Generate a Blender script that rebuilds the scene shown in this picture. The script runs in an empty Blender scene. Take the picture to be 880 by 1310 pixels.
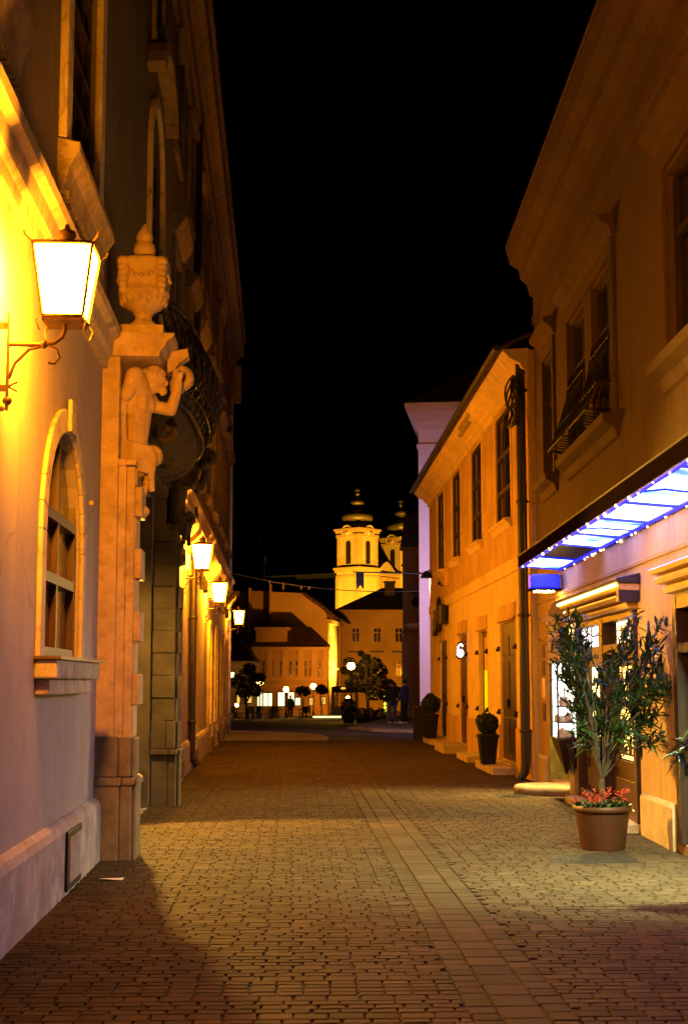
import bpy, bmesh, math, random
from mathutils import Vector, Matrix, Euler
PI = math.pi
R = math.radians
random.seed(7)
SC = bpy.context.scene
COL = SC.collection

# ------------------------------------------------------------------ camera model of the photograph
F_PX, PITCH, EYE = 1819.0, R(6.8), 1.7
def at(px, py, Y):
    """world point at depth Y that the photograph shows at pixel px, py"""
    k = (655 - py) / F_PX
    z = Y * (math.sin(PITCH) + k * math.cos(PITCH)) / (math.cos(PITCH) - k * math.sin(PITCH))
    c = Y * math.cos(PITCH) + z * math.sin(PITCH)
    return Vector(((px - 440) / F_PX * c, Y, EYE + z))

# ------------------------------------------------------------------ object helpers
def tag(o, label=None, cat=None, group=None, kind=None):
    if label: o['label'] = label
    if cat: o['category'] = cat
    if group: o['group'] = group
    if kind: o['kind'] = kind
    return o

def thing(name, label, cat, loc=(0, 0, 0), rz=0.0, group=None):
    o = bpy.data.objects.new(name, None)
    COL.objects.link(o)
    o.location = loc
    o.rotation_euler = (0, 0, rz)
    o.empty_display_size = 0.2
    return tag(o, label, cat, group)

def copy_tree(o, parent=None):
    c = o.copy(); COL.objects.link(c)
    if parent: c.parent = parent
    for ch in list(o.children): copy_tree(ch, c)
    return c

class MB:
    """collects boxes, bars, lathes, tubes ... and links them as ONE mesh object"""
    def __init__(s):
        s.v = []; s.f = []; s.sm = []
    def add(s, vs, fs, smooth=False, M=None):
        b = len(s.v)
        for p in vs:
            p = Vector(p)
            if M is not None: p = M @ p
            s.v.append(p)
        for f in fs:
            s.f.append(tuple(b + i for i in f)); s.sm.append(smooth)
        return s
    def box(s, x0, x1, y0, y1, z0, z1, M=None):
        if x0 > x1: x0, x1 = x1, x0
        if y0 > y1: y0, y1 = y1, y0
        if z0 > z1: z0, z1 = z1, z0
        vs = [(x0,y0,z0),(x1,y0,z0),(x1,y1,z0),(x0,y1,z0),(x0,y0,z1),(x1,y0,z1),(x1,y1,z1),(x0,y1,z1)]
        return s.add(vs, [(0,3,2,1),(4,5,6,7),(0,1,5,4),(1,2,6,5),(2,3,7,6),(3,0,4,7)], False, M)
    def frustum(s, c, w0, d0, w1, d1, z0, z1, M=None):
        x, y = c
        vs = [(x-w0,y-d0,z0),(x+w0,y-d0,z0),(x+w0,y+d0,z0),(x-w0,y+d0,z0),(x-w1,y-d1,z1),(x+w1,y-d1,z1),(x+w1,y+d1,z1),(x-w1,y+d1,z1)]
        return s.add(vs, [(0,3,2,1),(4,5,6,7),(0,1,5,4),(1,2,6,5),(2,3,7,6),(3,0,4,7)], False, M)
    def prism(s, poly, a0, a1, axis='y', M=None):
        """poly: list of 2-D points; extruded along axis.  y: (x,z)   x: (y,z)   z: (x,y)"""
        n = len(poly)
        def P(p, a):
            return {'y': (p[0], a, p[1]), 'x': (a, p[0], p[1]), 'z': (p[0], p[1], a)}[axis]
        vs = [P(p, a0) for p in poly] + [P(p, a1) for p in poly]
        fs = [tuple(range(n)), tuple(range(2*n-1, n-1, -1))]
        for i in range(n):
            j = (i+1) % n
            fs.append((i, i+n, j+n, j))
        return s.add(vs, fs, False, M)
    def lathe(s, prof, c=(0,0,0), n=20, M=None, smooth=True, caps=True):
        vs = []; fs = []
        m = len(prof)
        for r, z in prof:
            for i in range(n):
                a = 2*PI*i/n
                vs.append((c[0]+r*math.cos(a), c[1]+r*math.sin(a), c[2]+z))
        for k in range(m-1):
            for i in range(n):
                j = (i+1) % n
                fs.append((k*n+i, k*n+j, (k+1)*n+j, (k+1)*n+i))
        s.add(vs, fs, smooth, M)
        if caps:
            s.add(vs[:n], [tuple(reversed(range(n)))], False, M)
            s.add(vs[-n:], [tuple(range(n))], False, M)
        return s
    def tube(s, pts, r, n=8, M=None, r1=None, caps=True, closed=False):
        pts = [Vector(p) for p in pts]
        m = len(pts)
        vs = []; fs = []
        up = None
        for k, p in enumerate(pts):
            if closed: d = pts[(k+1) % m] - pts[k-1]
            else: d = pts[min(k+1, m-1)] - pts[max(k-1, 0)]
            if d.length < 1e-9: d = Vector((0,0,1))
            d.normalize()
            if up is None:
                up = Vector((0,0,1)) if abs(d.z) < 0.9 else Vector((1,0,0))
            u = (up - d*up.dot(d))
            if u.length < 1e-6: u = d.orthogonal()
            u.normalize(); w = d.cross(u); up = u
            rr = r if r1 is None else r + (r1-r)*k/max(m-1, 1)
            for i in range(n):
                a = 2*PI*i/n
                vs.append(p + u*rr*math.cos(a) + w*rr*math.sin(a))
        mm = m if closed else m-1
        for k in range(mm):
            k2 = (k+1) % m
            for i in range(n):
                j = (i+1) % n
                fs.append((k*n+i, k*n+j, k2*n+j, k2*n+i))
        s.add(vs, fs, True, M)
        if caps and not closed:
            s.add(vs[:n], [tuple(reversed(range(n)))], False, M)
            s.add(vs[-n:], [tuple(range(n))], False, M)
        return s
    def ball(s, c, r, n=12, m=8, M=None, sc=(1,1,1)):
        vs = []; fs = []
        for k in range(m+1):
            t = PI*k/m
            for i in range(n):
                a = 2*PI*i/n
                vs.append((c[0]+r*sc[0]*math.sin(t)*math.cos(a), c[1]+r*sc[1]*math.sin(t)*math.sin(a), c[2]-r*sc[2]*math.cos(t)))
        for k in range(m):
            for i in range(n):
                j = (i+1) % n
                fs.append((k*n+i, k*n+j, (k+1)*n+j, (k+1)*n+i))
        return s.add(vs, fs, True, M)
    def quad(s, a, b, c, d, M=None):
        return s.add([a, b, c, d], [(0,1,2,3)], False, M)
    def mesh(s, name):
        me = bpy.data.meshes.new(name)
        me.from_pydata(s.v, [], s.f)
        me.polygons.foreach_set('use_smooth', s.sm)
        me.validate(); me.update()
        return me
    def build(s, name, mat, parent=None, bevel=0, loc=None, rz=0):
        me = s.mesh(name)
        o = bpy.data.objects.new(name, me)
        COL.objects.link(o)
        if mat: me.materials.append(mat)
        if parent: o.parent = parent
        if loc is not None:
            o.location = loc; o.rotation_euler = (0, 0, rz)
        if bevel:
            b = o.modifiers.new('bevel', 'BEVEL'); b.width = bevel; b.segments = 2; b.limit_method = 'ANGLE'; b.angle_limit = R(40)
        return o

def skin_mesh(verts, edges, radii, sub=2, root=0):
    """body volume round a skeleton: tapered chains of overlapping ellipsoids, to be fused into one surface"""
    m = MB()
    rr = [r if isinstance(r, tuple) else (r, r) for r in radii]
    for a, b in edges:
        A, B = Vector(verts[a]), Vector(verts[b])
        L_ = (B-A).length; n = max(3, int(L_/(min(rr[a]+rr[b])*.35)) + 1)
        for k in range(n+1):
            t = k/n; p = A.lerp(B, t)
            rx = rr[a][0]*(1-t) + rr[b][0]*t; ry = rr[a][1]*(1-t) + rr[b][1]*t
            m.ball(p, 1.0, 14, 10, sc=(rx, ry, (rx+ry)/2))
    return m.mesh('volume')

def fused(meshes, voxel, smooth=4):
    """voxel-fuses several meshes into one carved-looking surface"""
    bm = bmesh.new()
    for m in meshes: bm.from_mesh(m)
    me = bpy.data.meshes.new('fused'); bm.to_mesh(me); bm.free()
    o = bpy.data.objects.new('fused', me); COL.objects.link(o)
    m = o.modifiers.new('r', 'REMESH'); m.mode = 'VOXEL'; m.voxel_size = voxel; m.use_smooth_shade = True
    if smooth:
        s = o.modifiers.new('s', 'SMOOTH'); s.iterations = smooth; s.factor = 0.5
    dg = bpy.context.evaluated_depsgraph_get(); dg.update()
    out = bpy.data.meshes.new_from_object(o.evaluated_get(dg))
    bpy.data.objects.remove(o)
    return out

def link_mesh(name, me, mat, parent=None, loc=None, rz=0):
    o = bpy.data.objects.new(name, me); COL.objects.link(o)
    me.materials.clear(); me.materials.append(mat)
    if parent: o.parent = parent
    if loc is not None:
        o.location = loc; o.rotation_euler = (0, 0, rz)
    return o

# ------------------------------------------------------------------ materials
def new_mat(name):
    m = bpy.data.materials.new(name); m.use_nodes = True
    nt = m.node_tree
    return m, nt, nt.nodes['Principled BSDF']

def surf(name, col, rough=0.8, var=0.15, scale=2.0, fine=40.0, bump=0.15, dist=0.01, metal=0.0, dark=None, darkamt=0.0, spec=0.3, streak=0.0, drip=0.0):
    """weathered surface: broad patches, fine grain, stains of their own shape, fine bump"""
    m, nt, bs = new_mat(name)
    N = nt.nodes; L = nt.links
    geo = N.new('ShaderNodeNewGeometry')
    n1 = N.new('ShaderNodeTexNoise'); n1.inputs['Scale'].default_value = scale; n1.inputs['Detail'].default_value = 6; n1.inputs['Roughness'].default_value = .6
    n2 = N.new('ShaderNodeTexNoise'); n2.inputs['Scale'].default_value = fine; n2.inputs['Detail'].default_value = 5
    if streak:
        mp = N.new('ShaderNodeMapping'); mp.inputs['Scale'].default_value = (1, 1, streak)
        L.new(geo.outputs['Position'], mp.inputs['Vector']); L.new(mp.outputs['Vector'], n1.inputs['Vector'])
    else:
        L.new(geo.outputs['Position'], n1.inputs['Vector'])
    L.new(geo.outputs['Position'], n2.inputs['Vector'])
    r1 = N.new('ShaderNodeValToRGB')
    lo = tuple(max(0, c*(1-var*1.6)) for c in col); hi = tuple(min(1, c*(1+var)) for c in col)
    r1.color_ramp.elements[0].position = .3; r1.color_ramp.elements[0].color = (*lo, 1)
    r1.color_ramp.elements[1].position = .7; r1.color_ramp.elements[1].color = (*hi, 1)
    L.new(n1.outputs['Fac'], r1.inputs['Fac'])
    mx = N.new('ShaderNodeMix'); mx.data_type = 'RGBA'; mx.blend_type = 'MULTIPLY'; mx.inputs['Factor'].default_value = .6
    r2 = N.new('ShaderNodeValToRGB')
    r2.color_ramp.elements[0].position = .25; r2.color_ramp.elements[0].color = (.62, .62, .62, 1)
    r2.color_ramp.elements[1].position = .65; r2.color_ramp.elements[1].color = (1, 1, 1, 1)
    L.new(n2.outputs['Fac'], r2.inputs['Fac'])
    L.new(r1.outputs['Color'], mx.inputs['A']); L.new(r2.outputs['Color'], mx.inputs['B'])
    out = mx.outputs['Result']
    if dark is not None:
        n3 = N.new('ShaderNodeTexNoise'); n3.inputs['Scale'].default_value = scale*1.7; n3.inputs['Detail'].default_value = 9; n3.inputs['Roughness'].default_value = .72
        L.new(geo.outputs['Position'], n3.inputs['Vector'])
        r3 = N.new('ShaderNodeValToRGB')
        r3.color_ramp.elements[0].position = .52; r3.color_ramp.elements[0].color = (0, 0, 0, 1)
        r3.color_ramp.elements[1].position = .68; r3.color_ramp.elements[1].color = (darkamt, darkamt, darkamt, 1)
        L.new(n3.outputs['Fac'], r3.inputs['Fac'])
        m2 = N.new('ShaderNodeMix'); m2.data_type = 'RGBA'
        L.new(r3.outputs['Color'], m2.inputs['Factor']); L.new(out, m2.inputs['A']); m2.inputs['B'].default_value = (*dark, 1)
        out = m2.outputs['Result']
    if drip:
        mp2 = N.new('ShaderNodeMapping'); mp2.inputs['Scale'].default_value = (5.0, 5.0, .28)
        n4 = N.new('ShaderNodeTexNoise'); n4.inputs['Scale'].default_value = 1.0; n4.inputs['Detail'].default_value = 7; n4.inputs['Roughness'].default_value = .68
        L.new(geo.outputs['Position'], mp2.inputs['Vector']); L.new(mp2.outputs['Vector'], n4.inputs['Vector'])
        r4 = N.new('ShaderNodeValToRGB')
        r4.color_ramp.elements[0].position = .50; r4.color_ramp.elements[0].color = (0, 0, 0, 1)
        r4.color_ramp.elements[1].position = .72; r4.color_ramp.elements[1].color = (drip, drip, drip, 1)
        L.new(n4.outputs['Fac'], r4.inputs['Fac'])
        v = N.new('ShaderNodeTexVoronoi'); v.feature = 'DISTANCE_TO_EDGE'; v.inputs['Scale'].default_value = .45
        n5 = N.new('ShaderNodeTexNoise'); n5.inputs['Scale'].default_value = 2.5; n5.inputs['Detail'].default_value = 6
        L.new(geo.outputs['Position'], n5.inputs['Vector'])
        mxv = N.new('ShaderNodeMix'); mxv.data_type = 'VECTOR'; mxv.inputs['Factor'].default_value = .28
        L.new(geo.outputs['Position'], mxv.inputs['A']); L.new(n5.outputs['Color'], mxv.inputs['B']); L.new(mxv.outputs['Result'], v.inputs['Vector'])
        r5 = N.new('ShaderNodeValToRGB')
        r5.color_ramp.elements[0].position = .0; r5.color_ramp.elements[0].color = (.55, .55, .55, 1)
        r5.color_ramp.elements[1].position = .006; r5.color_ramp.elements[1].color = (0, 0, 0, 1)
        L.new(v.outputs['Distance'], r5.inputs['Fac'])
        mm = N.new('ShaderNodeMath'); mm.operation = 'MAXIMUM'
        L.new(r4.outputs['Color'], mm.inputs[0]); L.new(r5.outputs['Color'], mm.inputs[1])
        m3 = N.new('ShaderNodeMix'); m3.data_type = 'RGBA'
        L.new(mm.outputs[0], m3.inputs['Factor']); L.new(out, m3.inputs['A']); m3.inputs['B'].default_value = (*[c*.38 for c in col], 1)
        out = m3.outputs['Result']
    L.new(out, bs.inputs['Base Color'])
    bs.inputs['Roughness'].default_value = rough; bs.inputs['Metallic'].default_value = metal
    bs.inputs['Specular IOR Level'].default_value = spec
    if bump:
        bp = N.new('ShaderNodeBump'); bp.inputs['Strength'].default_value = bump; bp.inputs['Distance'].default_value = dist
        ad = N.new('ShaderNodeMath'); ad.operation = 'ADD'
        L.new(n1.outputs['Fac'], ad.inputs[0]); L.new(n2.outputs['Fac'], ad.inputs[1])
        L.new(ad.outputs[0], bp.inputs['Height']); L.new(bp.outputs['Normal'], bs.inputs['Normal'])
    return m

def emit(name, col, strength):
    m, nt, bs = new_mat(name)
    bs.inputs['Base Color'].default_value = (.02, .02, .02, 1)
    bs.inputs['Emission Color'].default_value = (*col, 1)
    bs.inputs['Emission Strength'].default_value = strength
    return m

def wood(name, col, rough=.45):
    m, nt, bs = new_mat(name); N = nt.nodes; L = nt.links
    geo = N.new('ShaderNodeNewGeometry')
    mp = N.new('ShaderNodeMapping'); mp.inputs['Scale'].default_value = (28, 28, 2.2)
    n = N.new('ShaderNodeTexNoise'); n.inputs['Scale'].default_value = 1; n.inputs['Detail'].default_value = 5
    L.new(geo.outputs['Position'], mp.inputs['Vector']); L.new(mp.outputs['Vector'], n.inputs['Vector'])
    r = N.new('ShaderNodeValToRGB')
    r.color_ramp.elements[0].position = .3; r.color_ramp.elements[0].color = (*[c*.55 for c in col], 1)
    r.color_ramp.elements[1].position = .7; r.color_ramp.elements[1].color = (*[c*1.2 for c in col], 1)
    L.new(n.outputs['Fac'], r.inputs['Fac']); L.new(r.outputs['Color'], bs.inputs['Base Color'])
    bs.inputs['Roughness'].default_value = rough
    bp = N.new('ShaderNodeBump'); bp.inputs['Strength'].default_value = .15; bp.inputs['Distance'].default_value = .004
    L.new(n.outputs['Fac'], bp.inputs['Height']); L.new(bp.outputs['Normal'], bs.inputs['Normal'])
    return m

def tiles(name, col):
    m, nt, bs = new_mat(name); N = nt.nodes; L = nt.links
    geo = N.new('ShaderNodeNewGeometry')
    b = N.new('ShaderNodeTexBrick'); b.inputs['Scale'].default_value = 1.0
    b.inputs['Brick Width'].default_value = .22; b.inputs['Row Height'].default_value = .16; b.inputs['Mortar Size'].default_value = .015
    b.inputs['Color1'].default_value = (*col, 1); b.inputs['Color2'].default_value = (*[c*.6 for c in col], 1); b.inputs['Mortar'].default_value = (*[c*.25 for c in col], 1)
    mp = N.new('ShaderNodeMapping'); mp.inputs['Rotation'].default_value = (R(90), 0, 0)
    L.new(geo.outputs['Position'], mp.inputs['Vector'])
    L.new(mp.outputs['Vector'], b.inputs['Vector'])
    L.new(b.outputs['Color'], bs.inputs['Base Color']); bs.inputs['Roughness'].default_value = .85
    bp = N.new('ShaderNodeBump'); bp.inputs['Distance'].default_value = .03; bp.inputs['Strength'].default_value = .6
    L.new(b.outputs['Fac'], bp.inputs['Height']); bp.invert = True
    L.new(bp.outputs['Normal'], bs.inputs['Normal'])
    return m

def leafmat(name, col):
    m, nt, bs = new_mat(name); N = nt.nodes; L = nt.links
    g = N.new('ShaderNodeNewGeometry')
    r = N.new('ShaderNodeValToRGB')
    r.color_ramp.elements[0].color = (*[c*.55 for c in col], 1); r.color_ramp.elements[1].color = (*[min(1, c*1.5) for c in col], 1)
    L.new(g.outputs['Random Per Island'], r.inputs['Fac']); L.new(r.outputs['Color'], bs.inputs['Base Color'])
    bs.inputs['Roughness'].default_value = .55; bs.inputs['Specular IOR Level'].default_value = .3
    return m

def flat(name, col, rough=.5, metal=0.0, spec=.5):
    m, nt, bs = new_mat(name); N = nt.nodes; L = nt.links
    geo = N.new('ShaderNodeNewGeometry')
    n = N.new('ShaderNodeTexNoise'); n.inputs['Scale'].default_value = 14; n.inputs['Detail'].default_value = 6
    L.new(geo.outputs['Position'], n.inputs['Vector'])
    r = N.new('ShaderNodeValToRGB')
    r.color_ramp.elements[0].position = .3; r.color_ramp.elements[0].color = (*[c*.75 for c in col], 1)
    r.color_ramp.elements[1].position = .7; r.color_ramp.elements[1].color = (*[min(1, c*1.15) for c in col], 1)
    L.new(n.outputs['Fac'], r.inputs['Fac']); L.new(r.outputs['Color'], bs.inputs['Base Color'])
    mr = N.new('ShaderNodeMapRange'); mr.inputs['To Min'].default_value = max(.02, rough-.1); mr.inputs['To Max'].default_value = min(1, rough+.15)
    L.new(n.outputs['Fac'], mr.inputs['Value']); L.new(mr.outputs['Result'], bs.inputs['Roughness'])
    bs.inputs['Metallic'].default_value = metal; bs.inputs['Specular IOR Level'].default_value = spec
    return m

def paving_mat(name, col, rough=.55):
    m, nt, bs = new_mat(name); N = nt.nodes; L = nt.links
    at_ = N.new('ShaderNodeAttribute'); at_.attribute_name = 'tone'; at_.attribute_type = 'GEOMETRY'
    geo = N.new('ShaderNodeNewGeometry')
    n = N.new('ShaderNodeTexNoise'); n.inputs['Scale'].default_value = 60; n.inputs['Detail'].default_value = 6; n.inputs['Roughness'].default_value = .65
    n2 = N.new('ShaderNodeTexNoise'); n2.inputs['Scale'].default_value = .9; n2.inputs['Detail'].default_value = 7; n2.inputs['Roughness'].default_value = .65
    L.new(geo.outputs['Position'], n.inputs['Vector']); L.new(geo.outputs['Position'], n2.inputs['Vector'])
    r = N.new('ShaderNodeValToRGB')
    r.color_ramp.elements[0].color = (*[c*.62 for c in col], 1); r.color_ramp.elements[1].color = (*[c*1.38 for c in col], 1)
    L.new(at_.outputs['Fac'], r.inputs['Fac'])
    mx = N.new('ShaderNodeMix'); mx.data_type = 'RGBA'; mx.blend_type = 'MULTIPLY'; mx.inputs['Factor'].default_value = .8
    r2 = N.new('ShaderNodeValToRGB'); r2.color_ramp.elements[0].position = .3; r2.color_ramp.elements[0].color = (.5,.48,.45,1); r2.color_ramp.elements[1].position = .62
    ad = N.new('ShaderNodeMath'); ad.operation = 'MULTIPLY_ADD'; ad.inputs[1].default_value = .45
    ml = N.new('ShaderNodeMath'); ml.operation = 'MULTIPLY'; ml.inputs[1].default_value = .58
    L.new(n2.outputs['Fac'], ml.inputs[0]); L.new(n.outputs['Fac'], ad.inputs[0]); L.new(ml.outputs[0], ad.inputs[2])
    L.new(ad.outputs[0], r2.inputs['Fac'])
    L.new(r.outputs['Color'], mx.inputs['A']); L.new(r2.outputs['Color'], mx.inputs['B'])
    L.new(mx.outputs['Result'], bs.inputs['Base Color'])
    bs.inputs['Roughness'].default_value = rough; bs.inputs['Specular IOR Level'].default_value = .06
    bp = N.new('ShaderNodeBump'); bp.inputs['Strength'].default_value = .35; bp.inputs['Distance'].default_value = .004
    L.new(n.outputs['Fac'], bp.inputs['Height']); L.new(bp.outputs['Normal'], bs.inputs['Normal'])
    return m

M = {}
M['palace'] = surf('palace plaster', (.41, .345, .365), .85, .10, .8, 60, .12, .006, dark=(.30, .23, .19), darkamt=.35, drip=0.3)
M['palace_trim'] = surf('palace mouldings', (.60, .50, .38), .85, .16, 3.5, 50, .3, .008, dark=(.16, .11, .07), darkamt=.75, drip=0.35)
M['palace_upper'] = surf('shaded upper plaster', (.19, .155, .13), .88, .18, .8, 60, .15, .006, dark=(.10, .08, .06), darkamt=.5, drip=0.5)  # night shade of the upper storeys is put into this plaster colour
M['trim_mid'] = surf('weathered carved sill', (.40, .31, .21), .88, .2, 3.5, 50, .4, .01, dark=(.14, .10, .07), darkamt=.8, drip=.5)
M['trim_upper'] = surf('shaded upper mouldings', (.27, .21, .145), .88, .18, 3.5, 50, .3, .008, dark=(.10, .07, .05), darkamt=.7, drip=0.4)  # mouldings darkened in colour to stand in for the unlit height
M['plinth'] = surf('flaking plinth render', (.42, .36, .35), .9, .22, 2.2, 45, .4, .012, dark=(.60, .56, .56), darkamt=.7)
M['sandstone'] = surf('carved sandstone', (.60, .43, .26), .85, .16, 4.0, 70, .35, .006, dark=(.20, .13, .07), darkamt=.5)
M['grey_stone'] = surf('shaded weathered grey brown stone', (.095, .074, .048), .9, .25, 3.0, 60, .45, .01, dark=(.07, .055, .035), darkamt=.75)  # weathered stone, darkened further so the portal's shade is in its colour
M['dark_stone'] = surf('shaded carved stone', (.07, .05, .03), .9, .25, 4.0, 60, .4, .008)  # shade under the balcony and far pier top is mixed into this tone
M['sandstone_base'] = surf('worn sandstone base', (.22, .165, .11), .9, .25, 3.0, 50, .45, .01, dark=(.10, .08, .05), darkamt=.7)
M['ochre'] = surf('ochre painted render', (.64, .41, .15), .85, .15, .9, 55, .12, .006, dark=(.36, .22, .10), darkamt=.35, drip=0.55)
M['ochre_light'] = surf('light cream render', (.80, .60, .28), .85, .12, .8, 55, .12, .006, dark=(.42, .28, .15), darkamt=.4, drip=0.45)
M['shop_upper'] = surf('shaded shop house render', (.10, .060, .028), .87, .16, .9, 50, .16, .006, dark=(.08, .05, .025), darkamt=.5, drip=0.6)  # dark copy of the shop render; unlit look of the upper front painted in
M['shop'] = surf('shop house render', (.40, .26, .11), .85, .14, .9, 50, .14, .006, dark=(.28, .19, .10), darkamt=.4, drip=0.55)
M['shop_plinth'] = surf('shop house plinth', (.42, .33, .20), .9, .2, 1.6, 45, .35, .01, dark=(.20, .13, .06), darkamt=.6)
M['lilac'] = surf('pale lilac render', (.62, .50, .62), .85, .06, .7, 45, .1, .005, dark=(.42, .34, .40), darkamt=.25, streak=.3)
M['far_ochre'] = surf('far ochre render', (.50, .37, .20), .9, .12, .3, 12, .1, .01, dark=(.3, .2, .1), darkamt=.35)
M['far_brown'] = surf('far brown render', (.30, .20, .11), .9, .15, .3, 12, .1, .01, dark=(.15, .1, .05), darkamt=.5)
M['far_row'] = surf('shop row mouldings', (.36, .25, .14), .9, .12, .3, 12, .1, .01)
M['church'] = surf('church plaster', (.62, .47, .24), .9, .08, .25, 8, .08, .01, dark=(.4, .28, .12), darkamt=.3, drip=0.25)
M['church_trim'] = surf('church pilasters', (.55, .36, .15), .9, .1, .4, 8, .1, .01)
M['roof'] = tiles('dark clay roof tiles', (.11, .055, .035))
M['slate'] = flat('dark sheet roof', (.03, .027, .025), .6)
M['copper'] = flat('weathered copper dome', (.16, .12, .07), .45, .3)
M['iron'] = flat('black wrought iron', (.012, .011, .010), .45, .4)
M['lantern_iron'] = flat('brown painted lantern metal', (.16, .09, .035), .45, .3)
M['pipe'] = flat('dark rainwater pipe', (.022, .017, .014), .5, .2)
M['wood'] = wood('brown varnished wood', (.085, .034, .014))
M['window_wood'] = wood('red brown window wood', (.06, .022, .010))
M['dark_wood'] = wood('dark stained wood', (.030, .014, .008))
M['shopwood'] = wood('shopfront wood', (.050, .021, .009))
M['gold'] = surf('gilded shop moulding', (.80, .54, .15), .35, .12, 9, 60, .2, .004)
M['glass'] = flat('dark window glass', (.012, .010, .010), .06, 0, .6)
M['glass_warm'] = flat('window glass with curtain behind', (.028, .017, .010), .10, 0, .6)
M['shutter'] = wood('brown window shutters', (.035, .020, .014), .5)
M['joint'] = surf('sand in paving joints', (.018, .013, .010), .95, .2, 5, 90, .4, .004)
M['paver'] = paving_mat('reddish stone pavers', (.052, .037, .023), .88)
M['asphalt'] = surf('asphalt', (.045, .043, .045), .75, .2, .8, 120, .4, .006)
M['pave'] = surf('concrete pavement', (.20, .18, .16), .8, .15, .6, 60, .3, .006)
M['kerb'] = surf('kerb stone', (.30, .27, .22), .8, .15, 2, 50, .3, .006)
M['step'] = surf('worn step stone', (.46, .37, .25), .8, .15, 4, 60, .3, .006, dark=(.25, .18, .1), darkamt=.5)
M['soil'] = surf('potting soil', (.03, .02, .012), .95, .3, 8, 60, .6, .02)
M['terracotta'] = surf('terracotta coloured plastic', (.065, .023, .010), .5, .08, 3, 60, .05, .002)
M['pot_black'] = flat('black planter', (.006, .006, .006), .6, 0, .2)
M['cast'] = flat('cast iron cover', (.16, .15, .14), .32, .8)
M['lid'] = flat('worn steel lid', (.030, .028, .025), .75, .0, .1)
M['plate'] = flat('dark cover plate', (.022, .02, .018), .85, 0, .1)
M['paper'] = flat('white paper', (.75, .70, .68), .8)
M['leaf'] = leafmat('oleander leaves', (.020, .050, .009))
M['leaf_dark'] = leafmat('dark leaves', (.02, .032, .012))
M['leaf_tree'] = leafmat('plane tree leaves', (.028, .030, .009))
M['flower'] = leafmat('red petals', (.30, .022, .012))
M['bark'] = surf('bark', (.07, .052, .035), .9, .25, 10, 60, .5, .01)
M['green_wall'] = surf('mossy green render', (.34, .36, .06), .9, .25, 2.5, 40, .3, .01, dark=(.10, .12, .03), darkamt=.7)
M['skin'] = surf('skin', (.50, .31, .22), .6, .05, 9, 60, .05, .002)
M['navy'] = surf('navy jacket cloth', (.025, .035, .10), .9, .15, 9, 120, .2, .004)
M['blackcloth'] = surf('black cloth', (.014, .014, .018), .9, .15, 9, 120, .2, .004)
M['denim'] = surf('blue jeans', (.045, .055, .10), .9, .15, 9, 120, .2, .004)
M['shoe'] = flat('pale shoes', (.62, .55, .52), .6)
M['hair'] = flat('dark hair', (.015, .010, .008), .6)
M['awning'] = flat('brown awning fascia', (.010, .006, .005), 1.0, 0, 0)
M['awning_dark'] = flat('dark unlit awning panel', (.02, .015, .045), .6)
# things that give off light
SODIUM = (1.0, .31, .007)
E = {}
E['lantern'] = emit('glowing lantern glass', SODIUM, 880)
E['lantern_far'] = emit('bright lantern glass', SODIUM, 860)
E['lantern_end'] = emit('farthest lantern glass', SODIUM, 170)
E['globe'] = emit('glowing street globe', (1.0, .40, .05), 90)
E['portal'] = emit('assumed portal bulb', (1.0, .50, .07), 2600)  # bulb of the assumed doorway lamp
def lit_cloth(name):
    m, nt, bs = new_mat(name); N = nt.nodes; L = nt.links
    g_ = N.new('ShaderNodeNewGeometry'); n = N.new('ShaderNodeTexNoise'); n.inputs['Scale'].default_value = 1.7; n.inputs['Detail'].default_value = 3
    L.new(g_.outputs['Position'], n.inputs['Vector'])
    r = N.new('ShaderNodeValToRGB'); r.color_ramp.elements[0].position = .3; r.color_ramp.elements[0].color = (.04, .16, .95, 1)
    r.color_ramp.elements[1].position = .52; r.color_ramp.elements[1].color = (.23, .27, 1, 1)
    mr = N.new('ShaderNodeMapRange'); mr.inputs['From Min'].default_value = .3; mr.inputs['From Max'].default_value = .62; mr.inputs['To Min'].default_value = 2.2; mr.inputs['To Max'].default_value = 17
    L.new(n.outputs['Fac'], r.inputs['Fac']); L.new(n.outputs['Fac'], mr.inputs['Value'])
    bs.inputs['Base Color'].default_value = (.02, .02, .05, 1)
    L.new(r.outputs['Color'], bs.inputs['Emission Color']); L.new(mr.outputs['Result'], bs.inputs['Emission Strength'])
    return m
E['blue'] = lit_cloth('blue lit awning cloth')
E['blue_rib'] = emit('deep blue glow on the ribs', (.0, .015, .9), 1.3)
E['fairy'] = emit('fairy light bulbs', (1.0, .66, .22), 9)
E['shop_white'] = emit('white lit display', (.90, 1.0, .92), 5)
E['assumed_cool_pane'] = emit('assumed cool lit pane', (.92, 1.0, .50), 3)  # for a pane assumed lit, out of view
E['shop_warm'] = emit('warm lit shop interior', (1.0, .58, .12), 4.0)
E['shop_bright'] = emit('bright lit shop display', (1.0, .72, .22), 7.0)
E['shop_lilac'] = emit('lit transom sign', (1.0, .90, .95), 3.2)
E['assumed_lens'] = emit('assumed warm lens', (1.0, .46, .07), 320)  # for the lens assumed in the awning's hanging box
E['assumed_cool_bulb'] = emit('assumed cool lamp bulb', (.95, 1.0, .5), 8)  # bulb of the lamp assumed by the side door
E['strip_fill_light'] = emit('added warm strip light', (1.0, .60, .10), 26)  # for the bar added under the shop cornice
E['transom'] = emit('lit cream transom sign', (1.0, .78, .42), 2.6)
E['yellow_door'] = emit('lit yellow hallway', (1.0, .62, .0), 1.2)
E['white_sign'] = emit('white lit sign', (.92, .92, 1.0), 3)
E['far_shop'] = emit('far lit shop window', (1.0, .82, .38), 3)
E['far_shop_dim'] = emit('far warm lit window', (1.0, .55, .08), 1.2)
E['strip'] = emit('kerb edge painted aglow', (1.0, .78, .30), 3)  # brightness of a lamp-lit kerb, put into emission
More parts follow.
